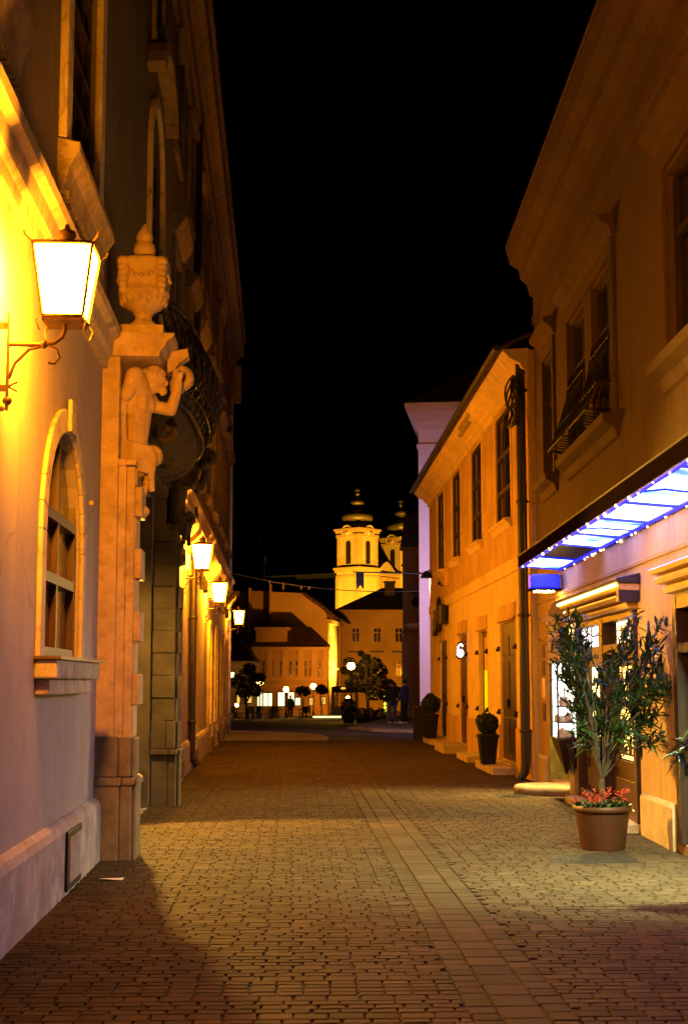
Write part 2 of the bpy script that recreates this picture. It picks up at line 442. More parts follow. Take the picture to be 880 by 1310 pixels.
E['green_sign'] = emit('yellow green lit sign', (.75, .9, .06), 2.0)
E['flood'] = emit('floodlight lens', (.75, .66, 1.0), 6)

# ------------------------------------------------------------------ ground
def ground_z(Y):
    if Y < 52: return 0.0
    if Y > 130: return -1.5
    return -1.5 * (Y - 52) / 78

def structure(o): return tag(o, kind='structure')

g = MB()
ys = [-60, 0, 40, 52, 60, 70, 80, 90, 100, 110, 120, 130, 180, 300, 900]
for a, b in zip(ys[:-1], ys[1:]):
    g.quad((-500, a, ground_z(a)-(.013 if b <= 40 else .06)), (500, a, ground_z(a)-(.013 if b <= 40 else .06)), (500, b, ground_z(b)-(.013 if b <= 40 else .06)), (-500, b, ground_z(b)-(.013 if b <= 40 else .06)))
structure(g.build('ground', M['joint']))

LANE = R(2.1)    # the lanes of the paving run a little to the left of the view axis
def paving():
    rnd = random.Random(3)
    V = []; Fc = []; tone = []
    def brick(x0, x1, y0, y1, t):
        j = .0055
        x0 += j*rnd.uniform(.5, 1.6); x1 -= j*rnd.uniform(.5, 1.6); y0 += j*rnd.uniform(.5, 1.6); y1 -= j*rnd.uniform(.5, 1.6)
        h = rnd.uniform(-.0015, .0015); tx = rnd.uniform(-.0008, .0008); ty = rnd.uniform(-.0008, .0008)
        b = len(V); c = .006
        def P(x, y, z): V.append((x, y, z + h))
        for (x, y, sx, sy) in ((x0, y0, -1, -1), (x1, y0, 1, -1), (x1, y1, 1, 1), (x0, y1, -1, 1)):
            P(x, y, -.035)
        for (x, y, sx, sy) in ((x0, y0, -1, -1), (x1, y0, 1, -1), (x1, y1, 1, 1), (x0, y1, -1, 1)):
            P(x + rnd.uniform(-.003, .003), y + rnd.uniform(-.003, .003), -.006 + tx*sx + ty*sy)
        for (x, y, sx, sy) in ((x0+c, y0+c, -1, -1), (x1-c, y0+c, 1, -1), (x1-c, y1-c, 1, 1), (x0+c, y1-c, -1, 1)):
            P(x, y, tx*sx + ty*sy)
        for k in range(4):
            n = (k+1) % 4
            Fc.append((b+k, b+n, b+4+n, b+4+k)); Fc.append((b+4+k, b+4+n, b+8+n, b+8+k))
        Fc.append((b+8, b+9, b+10, b+11))
        tone.extend([t]*12)
    strip0, strip1 = .93, 1.47      # the gutter of square stones
    lane = .73
    y = 3.4
    seq = [1, 0, 0, 1, 0, 0, 0, 1, 0, 0, 0, 0]
    k = 0
    while y < 41.9:
        wide = seq[k % len(seq)]; k += 1
        d = .134 if wide else .094
        L_ = lane/4 if wide else .150
        for (a, b, anchor) in ((-3.4, strip0, strip0), (strip1, 6.2, strip1)):
            off = 0 if wide else rnd.choice((.3, .55, .8))*L_
            x = a - ((a - anchor) % L_) - L_ + off
            while x < b:
                xa, xb = max(x, a), min(x + L_, b)
                if xb - xa > .05:
                    brick(xa, xb, y, y+d, min(1, max(0, rnd.gauss(.5, .2))))
                x += L_
        y += d
    for (xa, xb, d) in ((strip0, strip0+.15, .16), (strip0+.15, strip1-.15, .27), (strip1-.15, strip1, .19)):
        y = 3.4
        while y < 41.9:
            brick(xa, xb, y, y+d, min(1, max(0, rnd.gauss(.42, .18)))); y += d
    me = bpy.data.meshes.new('street_paving')
    me.from_pydata(V, [], Fc)
    at_ = me.attributes.new('tone', 'FLOAT', 'POINT'); at_.data.foreach_set('value', tone)
    me.materials.append(M['paver']); me.update()
    o = bpy.data.objects.new('street_paving', me); COL.objects.link(o)
    o.rotation_euler = (0, 0, LANE)
    structure(o)
paving()

# the crossing road, the corner pavement and the pavement on the far side
road = MB()
ry = [41.5, 46, 52, 60, 70, 85, 100, 130, 165]
for a, b in zip(ry[:-1], ry[1:]):
    road.quad((-60, a, ground_z(a)-.045 if a > 42 else -.045), (60, a, ground_z(a)-.045), (60, b, ground_z(b)-.045), (-60, b, ground_z(b)-.045))
structure(road.build('road', M['asphalt']))
def slab(name, pts, z0, z1, mat):
    m = MB(); m.prism(pts, z0, z1, 'z'); return structure(m.build(name, mat, bevel=.02))
corner = [(-30, 41.9), (-.62, 41.9), (-.55, 43.2), (-.75, 45.0), (-1.25, 46.6), (-2.2, 48.0), (-3.4, 49.0), (-30, 50.2)]
slab('corner_pavement', corner, -.1, .012, M['pave'])
kb = MB()
for (a, b) in zip(corner[1:-1], corner[2:]):
    d = Vector((b[0]-a[0], b[1]-a[1], 0)); d.normalize(); n = Vector((d.y, -d.x, 0))*.12
    kb.prism([(a[0], a[1]), (a[0]+n.x, a[1]+n.y), (b[0]+n.x, b[1]+n.y), (b[0], b[1])], -.08, .03, 'z')
structure(kb.build('kerb', M['kerb']))
far_pave = [(.25, 53.0), (1.1, 50.6), (2.2, 49.4), (12, 49.0), (30, 49.0), (30, 70), (2.6, 70), (1.4, 62)]
slab('far_pavement', far_pave, -.4, .05, M['pave'])
kb = MB()
for (a, b) in zip(far_pave[:4], far_pave[1:5]):
    d = Vector((b[0]-a[0], b[1]-a[1], 0)); d.normalize(); n = Vector((d.y, -d.x, 0))*.13
    kb.prism([(a[0], a[1]), (a[0]+n.x, a[1]+n.y), (b[0]+n.x, b[1]+n.y), (b[0], b[1])], -.1, .062, 'z')
structure(kb.build('kerb', M['kerb']))

# ------------------------------------------------------------------ facades
class Fac:
    """a building's street front.  s runs away from the camera along it, t sticks out towards the street, z is up"""
    def __init__(s, name, label, cat, p0, slope, sg):
        s.sg = sg
        s.rz = math.atan(-slope)
        s.root = thing(name, label, cat, (p0[0], p0[1], 0), s.rz)
        s.p0 = p0; s.slope = slope
        s.k = math.cos(s.rz)
    def s_of(s, Y): return (Y - s.p0[1]) / s.k
    def w(s, a, t, z):
        """facade point in world space"""
        return Matrix.Rotation(s.rz, 4, 'Z') @ Vector((s.sg*t, a, z)) + Vector((s.p0[0], s.p0[1], 0))
    def box(s, mb, a, b, t0, t1, z0, z1): mb.box(s.sg*t0, s.sg*t1, a, b, z0, z1); return mb
    def prof(s, mb, pts, a, b):
        """moulding with the profile pts (t, z) run along a..b"""
        mb.prism([(s.sg*t, z) for t, z in pts], a, b, 'y'); return mb
    def wall(s, mb, s0, s1, z0, z1, ops, depth=.25):
        """ops: (a, b, z0, z1, rise) rectangular openings, rise > 0: arched head of that rise"""
        q = lambda a, t, z: (s.sg*t, a, z)
        ss = sorted({s0, s1, *[o[0] for o in ops], *[o[1] for o in ops]})
        zs = sorted({z0, z1, *[o[2] for o in ops], *[o[3] for o in ops]})
        for i in range(len(ss)-1):
            for j in range(len(zs)-1):
                cs, cz = (ss[i]+ss[i+1])/2, (zs[j]+zs[j+1])/2
                if any(o[0] < cs < o[1] and o[2] < cz < o[3] for o in ops): continue
                mb.quad(q(ss[i], 0, zs[j]), q(ss[i+1], 0, zs[j]), q(ss[i+1], 0, zs[j+1]), q(ss[i], 0, zs[j+1]))
        for (a, b, c, d, rise) in ops:
            mb.quad(q(a,0,c), q(a,0,d-rise), q(a,-depth,d-rise), q(a,-depth,c))
            mb.quad(q(b,0,c), q(b,0,d-rise), q(b,-depth,d-rise), q(b,-depth,c))
            mb.quad(q(a,0,c), q(b,0,c), q(b,-depth,c), q(a,-depth,c))
            if rise <= 0:
                mb.quad(q(a,0,d), q(b,0,d), q(b,-depth,d), q(a,-depth,d))
            else:
                n = 14; m = (a+b)/2; hw = (b-a)/2
                pts = [(m - hw*math.cos(PI*i/n), d-rise + rise*math.sin(PI*i/n)) for i in range(n+1)]
                for (p, r_) in zip(pts[:-1], pts[1:]):
                    mb.quad(q(p[0],0,p[1]), q(r_[0],0,r_[1]), q(r_[0],0,d), q(p[0],0,d))
                    mb.quad(q(p[0],0,p[1]), q(r_[0],0,r_[1]), q(r_[0],-depth,r_[1]), q(p[0],-depth,p[1]))
        return mb
    def arch_trim(s, mb, a, b, zs_, rise, w, t0, t1, z0):
        """raised surround: two jambs from z0 up and an arch over the opening a..b with springing zs_"""
        n = 16; m = (a+b)/2; hw = (b-a)/2
        s.box(mb, a-w, a, t0, t1, z0, zs_); s.box(mb, b, b+w, t0, t1, z0, zs_)
        for i in range(n):
            t, u = PI*i/n, PI*(i+1)/n
            def P(th, e): return (m - (hw+e)*math.cos(th), zs_ + (rise+e)*math.sin(th))
            p = [P(t, 0), P(u, 0), P(u, w), P(t, w)]
            mb.prism(p, s.sg*t0, s.sg*t1, 'x')
        return mb
    def window(s, a, b, z0, z1, depth, frame_mat, glass_mat, nx=2, rows=(.62,), fw=.07, name='window', rise=0, thick=.06, bar=.035):
        """frame (a part) with its pane (a sub-part)"""
        m = MB(); t0 = -depth; t1 = -depth + thick
        s.box(m, a, a+fw, t0, t1, z0, z1); s.box(m, b-fw, b, t0, t1, z0, z1)
        s.box(m, a+fw, b-fw, t0, t1, z0, z0+fw); s.box(m, a+fw, b-fw, t0, t1, z1-fw, z1)
        for i in range(1, nx):
            x = a + fw + (b-a-2*fw)*i/nx
            s.box(m, x-bar, x+bar, t0, t1-.004, z0+fw, z1-fw)
        for r_ in rows:
            z = z0 + (z1-z0)*r_
            s.box(m, a+fw, b-fw, t0, t1+.006, z-bar, z+bar)
        f = m.build(name, frame_mat, s.root)
        g_ = MB(); s.box(g_, a+fw*.5, b-fw*.5, t0-.03, t0+.012, z0+fw*.5, z1-fw*.5)
        g_.build('pane', glass_mat, f)
        return f

# ================================================================== LEFT: the baroque palace
PL = Fac('palace', 'long tall plaster palace with stone portal lining the left side of the street', 'building', (-1.786, 0.0), -.0445, +1)
root = PL.root
S0, S1 = 3.0, 50.0
PTL0, PTL1 = 14.55, 19.72      # doorway between the piers
low = [(10.6, 12.6, 1.86, 3.72, .90), (PTL0+.05, PTL1-.02, 0.0, 4.25, 0.0), (5.5, 7.5, 1.86, 3.72, .9)]
arches = [(24.1, 25.3), (28.3, 29.7), (35.0, 36.4), (38.6, 39.9), (42.4, 43.8), (46.5, 47.7)]
for a, b in arches: low.append((a, b, .35, 3.1, (b-a)/2*.95))
up = [(11.15, 12.95, 5.95, 9.3, 0.0), (6.8, 8.6, 5.95, 9.3, 0.0), (18.25, 20.05, 5.25, 9.6, .85)]
upw = [23.2, 26.6, 30.0, 33.4, 36.8, 40.2, 43.6, 47.0]
for y in upw: up.append((y-.65, y+.65, 6.0, 8.7, 0.0))
top = [(y-.6, y+.6, 10.6, 12.4, 0.0) for y in [7.2, 11.25, 15.2, 19.15]+upw]
w = MB()
PL.wall(w, S0, S1, 0, 4.97, [o for o in low], .28)
# deep recess of the doorway
w.build('lower_wall', M['palace'], root)
w = MB()
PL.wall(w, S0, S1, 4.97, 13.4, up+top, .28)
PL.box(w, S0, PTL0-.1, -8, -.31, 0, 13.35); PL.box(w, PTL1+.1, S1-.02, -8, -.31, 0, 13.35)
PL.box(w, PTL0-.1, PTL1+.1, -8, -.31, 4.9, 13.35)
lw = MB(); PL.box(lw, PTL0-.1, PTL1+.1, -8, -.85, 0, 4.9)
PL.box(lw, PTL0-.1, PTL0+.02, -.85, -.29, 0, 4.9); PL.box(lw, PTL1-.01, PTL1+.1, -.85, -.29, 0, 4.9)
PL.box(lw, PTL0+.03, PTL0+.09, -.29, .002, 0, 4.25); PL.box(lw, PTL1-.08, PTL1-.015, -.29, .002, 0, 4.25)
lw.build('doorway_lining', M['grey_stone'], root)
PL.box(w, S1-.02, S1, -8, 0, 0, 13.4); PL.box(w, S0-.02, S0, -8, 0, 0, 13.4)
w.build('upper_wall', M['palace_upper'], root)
# plinth
pieces = [(S0, 13.9)] ; edges = [20.6, 23.9, 25.5, 28.1, 29.9, 34.8, 36.6, 38.4, 40.1, 42.2, 44.0, 46.3, 47.9, 50.06]
for a, b in zip(edges[0::2], edges[1::2]): pieces.append((a, b))
for a, b in pieces:
    p = MB(); PL.prof(p, [(0, -.1), (.075, -.1), (.075, .50), (.055, .56), (0, .60)], a, b)
    p.build('plinth', M['plinth'], root, bevel=.01)
# string course above the ground floor
c = MB()
for a, b in ((S0, 13.9), (20.5, 50.05)):
    PL.prof(c, [(0, 4.80), (.05, 4.80), (.06, 4.90), (.10, 4.94), (.11, 5.08), (.17, 5.12), (.18, 5.20), (0, 5.24)], a, b)
c.build('string_course', M['palace_trim'], root)
# eaves
c = MB()
PL.prof(c, [(0, 12.5), (.08, 12.5), (.10, 12.8), (.16, 12.86), (.18, 13.15), (.30, 13.3), (.42, 13.36), (.44, 13.72), (.50, 13.8), (.50, 13.98), (0, 14.0)], S0, 50.3)
for y in (50.0,):
    PL.box(c, y-.25, y+.28, 0.0, .34, 11.6, 12.9)
c.build('cornice', M['trim_upper'], root, bevel=.01)
c = MB(); PL.prof(c, [(.48, 13.98), (-8, 18.2), (-8, 13.4), (0, 13.4)], S0, 50.3); c.build('roof', M['roof'], root)
c = MB(); PL.box(c, 49.3, 50.03, 0, .07, .62, 4.78); PL.box(c, 49.3, 50.03, 0, .07, 5.26, 12.48)
c.build('corner_pilaster', M['palace_trim'], root, bevel=.01)
# near arched windows: surround, wooden window, sill
for (a, b) in ((10.6, 12.6), (5.5, 7.5)):
    m = MB(); PL.arch_trim(m, a, b, 2.82, .90, .20, 0, .04, 1.86)
    PL.box(m, (a+b)/2-.13, (a+b)/2+.13, .04, .075, 3.73, 4.0)
    m.build('window_surround', M['palace_trim'], root, bevel=.012)
    PL.window(a, b, 1.86, 3.74, .10, M['window_wood'], M['glass_warm'], 2, (.35, .62), .11, rise=.9, thick=.07, bar=.04)
    m = MB(); PL.box(m, a-.22, b+.22, 0, .17, 1.72, 1.86); PL.box(m, a-.16, b+.16, 0, .11, 1.60, 1.72)
    m.build('window_sill', M['palace_trim'], root, bevel=.015)
    m = MB(); PL.box(m, a-.24, b+.24, -.02, .20, 1.863, 1.885); m.build('sill_flashing', M['lantern_iron'], root)
# tall first-floor windows with lattice, surround, carved sill and hood
for (a, b) in ((11.15, 12.95), (6.8, 8.6)):
    m = MB()
    PL.box(m, a-.28, a, 0, .07, 6.0, 9.3); PL.box(m, b, b+.28, 0, .07, 6.0, 9.3); PL.box(m, a-.28, b+.28, 0, .07, 9.3, 9.6)
    PL.prof(m, [(0, 9.65), (.12, 9.65), (.22, 9.8), (.28, 9.9), (0, 9.98)], a-.4, b+.4)
    m.build('window_surround', M['palace_trim'], root, bevel=.012)
    PL.window(a, b, 5.95, 9.3, .10, M['dark_wood'], M['glass'], 4, (.12, .25, .37, .5, .62, .75, .87), .09, bar=.028)
    m = MB()
    PL.prof(m, [(0, 5.55), (.04, 5.55), (.07, 5.62), (.10, 5.76), (.15, 5.84), (.18, 5.88), (.18, 5.95), (0, 5.99)], a-.30, b+.30)
    n = 24
    for i in range(n):
        x = a-.25 + (b-a+.5)*(i+.5)/n
        PL.box(m, x-.035, x+.035, .02, .09, 5.50, 5.58)
    m.build('window_sill', M['trim_mid'], root, bevel=.008)
# the tall arched window behind the balcony
m = MB(); PL.arch_trim(m, 18.25, 20.05, 8.75, .85, .16, 0, .07, 5.26)
m.build('window_surround', M['palace_trim'], root, bevel=.01); m = MB()
n = 12
for i in range(n):
    t, u = PI*(.12+.76*i/n), PI*(.12+.76*(i+1)/n)
    P = lambda th, e: (19.15 - (1.25+e)*math.cos(th), 9.35 + (.95+e)*math.sin(th))
    m.prism([P(t, 0), P(u, 0), P(u, .2), P(t, .2)], 0, .24, 'x')
m.build('window_hood', M['trim_upper'], root, bevel=.01)
PL.window(18.25, 20.05, 5.25, 9.6, .12, M['dark_wood'], M['glass'], 2, (.25, .5, .72), .09)
# remaining first and second floor windows
for y in upw:
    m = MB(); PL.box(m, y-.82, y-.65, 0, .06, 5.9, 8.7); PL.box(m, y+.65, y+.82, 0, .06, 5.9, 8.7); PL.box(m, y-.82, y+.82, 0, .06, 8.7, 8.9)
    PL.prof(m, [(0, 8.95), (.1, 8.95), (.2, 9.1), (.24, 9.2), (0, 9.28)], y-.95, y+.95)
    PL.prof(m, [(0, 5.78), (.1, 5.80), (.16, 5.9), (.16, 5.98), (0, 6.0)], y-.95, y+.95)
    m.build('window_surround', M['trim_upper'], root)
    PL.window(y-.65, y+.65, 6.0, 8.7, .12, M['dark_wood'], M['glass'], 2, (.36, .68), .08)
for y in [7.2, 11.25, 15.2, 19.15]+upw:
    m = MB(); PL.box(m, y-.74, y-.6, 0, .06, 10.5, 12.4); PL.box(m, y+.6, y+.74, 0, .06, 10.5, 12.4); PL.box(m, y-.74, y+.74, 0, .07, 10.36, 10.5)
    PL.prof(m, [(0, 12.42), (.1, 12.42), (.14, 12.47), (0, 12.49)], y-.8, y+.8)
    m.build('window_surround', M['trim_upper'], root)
    PL.window(y-.6, y+.6, 10.6, 12.4, .12, M['dark_wood'], M['glass'], 2, (.5,), .08)
# arched doors of the far half, each with a leaning hood
for i, (a, b) in enumerate(arches):
    m = MB(); PL.arch_trim(m, a, b, 3.1-(b-a)/2*.95, (b-a)/2*.95, .13, 0, .06, .62)
    m.build('door_surround', M['palace_trim'], root, bevel=.01)
    d = MB(); PL.box(d, a, b, -.26, -.18, .35, 3.1)
    for j in range(2):
        for (z0, z1) in ((.5, 1.2), (1.35, 2.6)):
            x0 = a + .08 + j*(b-a)/2; PL.box(d, x0, x0+(b-a)/2-.16, -.18, -.155, z0, z1)
    dd = d.build('door', M['wood'], root, bevel=.008)
    h = MB(); PL.box(h, (a+b)/2+.04, (a+b)/2+.07, -.155, -.09, 1.4, 1.55); h.build('handle', M['iron'], dd)
    st = MB(); PL.box(st, a, b, -.28, .12, -.05, .36); st.build('door_step', M['sandstone_base'], root, bevel=.02)
for y in (24.7, 27.0, 29.0, 32.6, 35.7, 39.2, 43.1, 47.1):
    m = MB(); PL.prof(m, [(0, 4.02), (.04, 4.0), (.05, 4.15), (.30, 4.42), (.32, 4.50), (.30, 4.56), (0, 4.76)], y-.78, y+.78)
    PL.box(m, y-.7, y-.55, 0, .10, 3.75, 4.05); PL.box(m, y+.55, y+.7, 0, .10, 3.75, 4.05)
    m.build('door_hood', M['palace_trim'], root, bevel=.01)
# doorway woodwork
d = MB(); PL.box(d, PTL0+.9, PTL1-.9, -.82, -.72, 0, 4.2)
for j in range(2):
    for (z0, z1) in ((.3, 1.2), (1.4, 2.7), (2.9, 3.9)):
        x0 = PTL0 + 1.02 + j*1.65; PL.box(d, x0, x0+1.4, -.72, -.68, z0, z1)
d.build('entrance_door', M['dark_wood'], root, bevel=.01)
# iron hatch in the plinth
hf = MB(); PL.box(hf, 11.62, 12.42, .076, .10, .03, .50); hfo = hf.build('hatch', M['iron'], root, bevel=.006)
hf = MB(); PL.box(hf, 11.69, 12.35, .10, .112, .09, .45); hf.build('hatch_panel', M['plinth'], hfo, bevel=.006)
# small nail and wall bolts
for (y, z) in ((13.15, 3.35), (8.85, 3.42)): nb = MB(); nb.ball((PL.sg*.02, y, z), .026, 8, 6); nb.build('wall_bolt', M['gold'], root)

# ------------------------------------------------------------------ the portal
PT = thing('stone_portal', 'carved sandstone portal framing the palace doorway with two heavy piers', 'portal', (PL.p0[0], PL.p0[1], 0), PL.rz)
def pier(y0, sgn, stone, basestone):
    """y0: face turned to the doorway's outside; sgn +1 the doorway lies further away, -1 nearer"""
    m = MB()
    Y = lambda d: y0 + sgn*d
    def bx(d0, d1, t0, t1, z0, z1): m.box(t0, t1, min(Y(d0), Y(d1)), max(Y(d0), Y(d1)), z0, z1)
    bx(0, .62, -.02, .17, 1.15, 4.93)                 # flat pilaster on the wall
    bx(.05, .62, .17, .25, 1.15, 3.83)
    bx(.09, .62, .25, .33, 1.15, 3.83)
    bx(.02, .62, .17, .245, 3.83, 3.90); bx(.03, .6, .245, .345, 3.84, 3.89)   # impost under the statue
    bx(.012, .3, .0, .175, 4.55, 4.60)
    z = 1.16; k = 0
    while z < 3.8:                                     # quoins towards the doorway
        zz = min(z+.31, 3.81)
        bx(.13, .54, .33, .345 + (.055 if k % 2 else 0), z+.006, zz-.006)
        bx(.50, .64 + (.035 if k % 2 else 0), .02, .325, z+.009, zz-.009)
        z += .31; k += 1
    pr = m.build('pier', stone, PT, bevel=.012)
    b = MB()
    def bb(d0, d1, t0, t1, z0, z1): b.box(t0, t1, min(Y(d0), Y(d1)), max(Y(d0), Y(d1)), z0, z1)
    bb(-.05, .62, -.02, .24, -.05, .70); bb(-.01, .60, .24, .36, -.05, .70); bb(.05, .50, .36, .40, -.05, .70)
    bb(-.07, .72, -.02, .26, .70, .78); bb(-.03, .72, .26, .38, .70, .775); bb(.03, .52, .38, .42, .70, .77)
    bb(-.03, .68, -.02, .22, .78, 1.17); bb(.02, .68, .22, .34, .78, 1.16); bb(.08, .50, .34, .38, .78, 1.15)
    b.build('pier_base', basestone, pr, bevel=.018)
    e = MB()                                           # entablature block
    y_0, y_1 = min(Y(-.04), Y(.72)), max(Y(-.04), Y(.72))
    e.prism([(-.02, 4.93), (.56, 4.93), (.58, 5.00), (.62, 5.03), (.64, 5.09), (.70, 5.13), (.71, 5.17), (-.02, 5.18)], y_0, y_1, 'y')
    e.build('entablature', stone, pr, bevel=.006)
    s_ = MB()                                          # scroll and hanging husks below the statue
    cy = Y(.42)
    for t in range(26):
        a = t/25*2.2*PI; r_ = .085*(1-.55*t/25)
        s_.ball((.47 + r_*math.sin(a), cy, 3.98 + r_*math.cos(a)), .036, 8, 6, sc=(1, 2.6, 1))
    for t in range(8):
        s_.ball((.45 - .012*t, cy, 3.86 - .05*t), .055 - .0045*t, 8, 6, sc=(1, 1.6, 1.2))
    s_.ball((.39, cy, 3.42), .06, 8, 6, sc=(1, 1.5, 1))
    s_.build('scroll', stone, pr)
    k_ = MB()
    yc = Y(.60)
    k_.prism([(.62, 5.10), (.80, 5.14), (.82, 5.06), (.72, 4.98), (.66, 4.90), (.60, 4.88), (.60, 5.0)], yc-.09, yc+.09, 'y')
    for t in range(18):
        a = t/17*2.0*PI; r_ = .10*(1-.55*t/17)
        k_.ball((.74 + r_*math.sin(a), yc, 4.83 + r_*math.cos(a)), .05, 8, 6, sc=(1, 2.0, 1))
    k_.ball((.70, yc, 4.76), .09, 10, 8, sc=(1, 1.2, 1.1))
    k_.build('corbel', stone, pr)
    return pr
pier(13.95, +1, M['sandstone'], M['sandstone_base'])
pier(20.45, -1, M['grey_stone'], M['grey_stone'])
lin = MB()
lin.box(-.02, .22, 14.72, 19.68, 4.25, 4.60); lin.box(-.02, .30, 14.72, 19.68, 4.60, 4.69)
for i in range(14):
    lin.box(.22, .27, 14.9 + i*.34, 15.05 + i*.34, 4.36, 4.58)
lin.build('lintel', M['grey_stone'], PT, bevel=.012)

def statue(name, label, y0, sgn, stone):
    o = thing(name, label, 'statue', PL.w(y0, .42, 3.91), PL.rz, None)
    # local: x towards the street, y away along the wall, z up; the back is turned to y0's outside
    s = sgn
    V = [(-.10,0,-.02), (-.11,0,.24), (-.10,0,.46), (-.09,0,.68), (-.05,0,.82), (.02,0,.86),
         (-.12,-.15*s,.86), (-.20,-.20*s,.66), (-.17,-.12*s,.92),
         (-.05,.12*s,.74), (.06,.08*s,.60), (.23,.0,.55), (.28,.0,.70), (.30,.02*s,.86)]
    Ed = [(0,1),(1,2),(2,3),(3,4),(4,5),(3,6),(6,7),(3,9),(9,10),(10,11),(11,12),(12,13)]
    V.pop(8); Ed = [(a-(a > 8), b-(b > 8)) for a, b in Ed]
    Rr = [(.135,.15),(.115,.135),(.135,.155),(.145,.17),.11,.085, .105,.06, .10,.07,.062,.055,.05]
    body = skin_mesh(V, Ed, Rr, 2)
    x = MB()
    x.ball((.075, -.01*s, .85), .105, 16, 12, sc=(1.0, .85, 1.22))                  # bowed head
    x.ball((.055, -.01*s, .90), .112, 14, 10, sc=(1.0, .95, .85))                    # hair
    rr = random.Random(5)
    for i in range(26):
        a = rr.uniform(0, 2*PI); b = rr.uniform(.1, 1.5)
        x.ball((.05 + .112*math.cos(a)*math.sin(b), -.01*s + .105*math.sin(a)*math.sin(b), .895 + .09*math.cos(b)), .026, 7, 5)
    x.ball((.185, -.01*s, .825), .022, 8, 6, sc=(1.1, .7, 1.5)); x.ball((.150, -.01*s, .745), .048, 8, 6, sc=(1, .9, 1.1))
    x.ball((.165, -.01*s, .865), .03, 8, 6, sc=(.8, 2.0, .5))
    for sy in (-1, 1): x.ball((.07, -.01*s + sy*.09, .84), .026, 8, 6, sc=(1, .5, 1.4))
    x.ball((-.05, -.13*s, .60), .085, 10, 8, sc=(.8, .6, 1.4)); x.ball((-.16, -.11*s, .58), .08, 10, 8, sc=(.8, .6, 1.5))
    x.ball((.0, .0, .60), .11, 10, 8, sc=(.8, 1.1, .9))
    x.tube([(-.21, -.17*s, .70), (-.235, -.15*s, .45), (-.22, -.13*s, .22), (-.245, -.12*s, .0)], .040, 8, r1=.03)   # hanging pelt
    for i in range(8):
        x.tube([(-.26+.012*i, -.10*s, .21-.03*i), (-.12, -.165*s, .17-.035*i), (.04, -.09*s, .14-.035*i)], .028, 6)
    x.tube([(.02, -.09*s, .14), (.07, -.08*s, .05), (.05, -.07*s, -.14), (.06, -.06*s, -.30)], .05, 8, r1=.03)
    x.tube([(.30, .02*s, .84), (.27, .02*s, .93), (.29, .02*s, .985)], .035, 7)
    for k in range(4): x.tube([(.29+.014*k, -.03*s, .85), (.30+.014*k, -.045*s, .90+.008*k), (.31+.012*k, -.03*s, .94)], .013, 6)
    me = fused([body, x.mesh('x')], .0075, 2)
    link_mesh('figure', me, stone, o)
    return o
statue('atlas_statue', 'stone bearded atlas with bare back straining under the nearer portal pier top', 14.32, +1, M['sandstone'])
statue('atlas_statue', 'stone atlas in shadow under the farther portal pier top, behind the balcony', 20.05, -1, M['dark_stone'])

def urn(y):
    u = thing('stone_urn', 'garlanded stone urn standing on top of the nearer portal pier', 'urn', PL.w(y, .36, 5.18), PL.rz)
    u.scale = (1.12, 1.12, 1.08)
    m = MB(); m.box(-.20, .20, -.20, .20, 0, .11); m.build('pedestal', M['sandstone'], u, bevel=.012)
    m = MB()
    m.lathe([(.13,.11),(.14,.14),(.09,.18),(.075,.22),(.10,.27),(.17,.31),(.21,.37),(.225,.42),(.235,.43),(.235,.46),(.20,.49),(.205,.52),(.215,.62),(.225,.72),(.235,.74),(.225,.77),(.10,.80),(.05,.81)], n=28)
    for i in range(20):
        a = 2*PI*i/20; m.ball((.20*math.cos(a), .20*math.sin(a), .38), .028, 6, 5, sc=(1, 1, 1.6))
    m.build('vase', M['sandstone'], u)
    m = MB()
    for q in range(4):
        a0 = PI/4 + q*PI/2
        for i in range(9):                                # swags between masks
            t = i/8; a = a0 + t*PI/2
            m.ball((.235*math.cos(a), .235*math.sin(a), .68 - .11*math.sin(PI*t)), .022, 7, 5)
        for k in range(6):                                # drapery hanging at the corners
            m.ball((.245*math.cos(a0), .245*math.sin(a0), .72-.055*k), .062-.004*k, 8, 6, sc=(1, 1, .9))
    m.build('garland', M['sandstone'], u)
    m = MB(); m.lathe([(.05,.80),(.09,.83),(.105,.88),(.09,.94),(.065,.96),(.08,.99),(.075,1.03),(.045,1.08),(.01,1.14)], n=16)
    for i in range(8):
        a = 2*PI*i/8; m.ball((.07*math.cos(a), .07*math.sin(a), .93), .022, 6, 5)
    m.build('flame_finial', M['sandstone'], u)
urn(14.3)

# balcony over the doorway
BL = thing('balcony', 'dark wrought iron balcony bulging over the palace portal on a stone floor', 'balcony', (PL.p0[0], PL.p0[1], 0), PL.rz)
def plan(u, e=0.0):
    """u 0..1 along the bowed front, from the near pier to the far one; (t, s)"""
    a = PI*u
    return (.40 + (.42+e)*math.sin(a)**.75, 17.2 - (2.35+e*.6)*math.cos(a))
sl = MB()
pts = [(-.0, 14.75)] + [plan(i/24) for i in range(25)] + [(-.0, 19.65)]
sl.prism(pts, 4.78, 4.88, 'z')
pts2 = [(-.0, 14.85)] + [plan(i/24, -.10) for i in range(25)] + [(-.0, 19.55)]
sl.prism(pts2, 4.69, 4.78, 'z')
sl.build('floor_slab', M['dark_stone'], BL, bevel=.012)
ub = MB()
nu, nv = 24, 8
vs = []; fs = []
for j in range(nv+1):
    v = j/nv
    for i in range(nu+1):
        t, s_ = plan(i/nu, -.12)
        f = math.sqrt(max(0, 1-v*v*.96))
        vs.append((t*f + .02, 17.2 + (s_-17.2)*(.25+.75*f), 4.69 - .42*v))
for j in range(nv):
    for i in range(nu):
        k = j*(nu+1)+i; fs.append((k, k+1, k+nu+2, k+nu+1))
ub.add(vs, fs, True)
rr = random.Random(9)
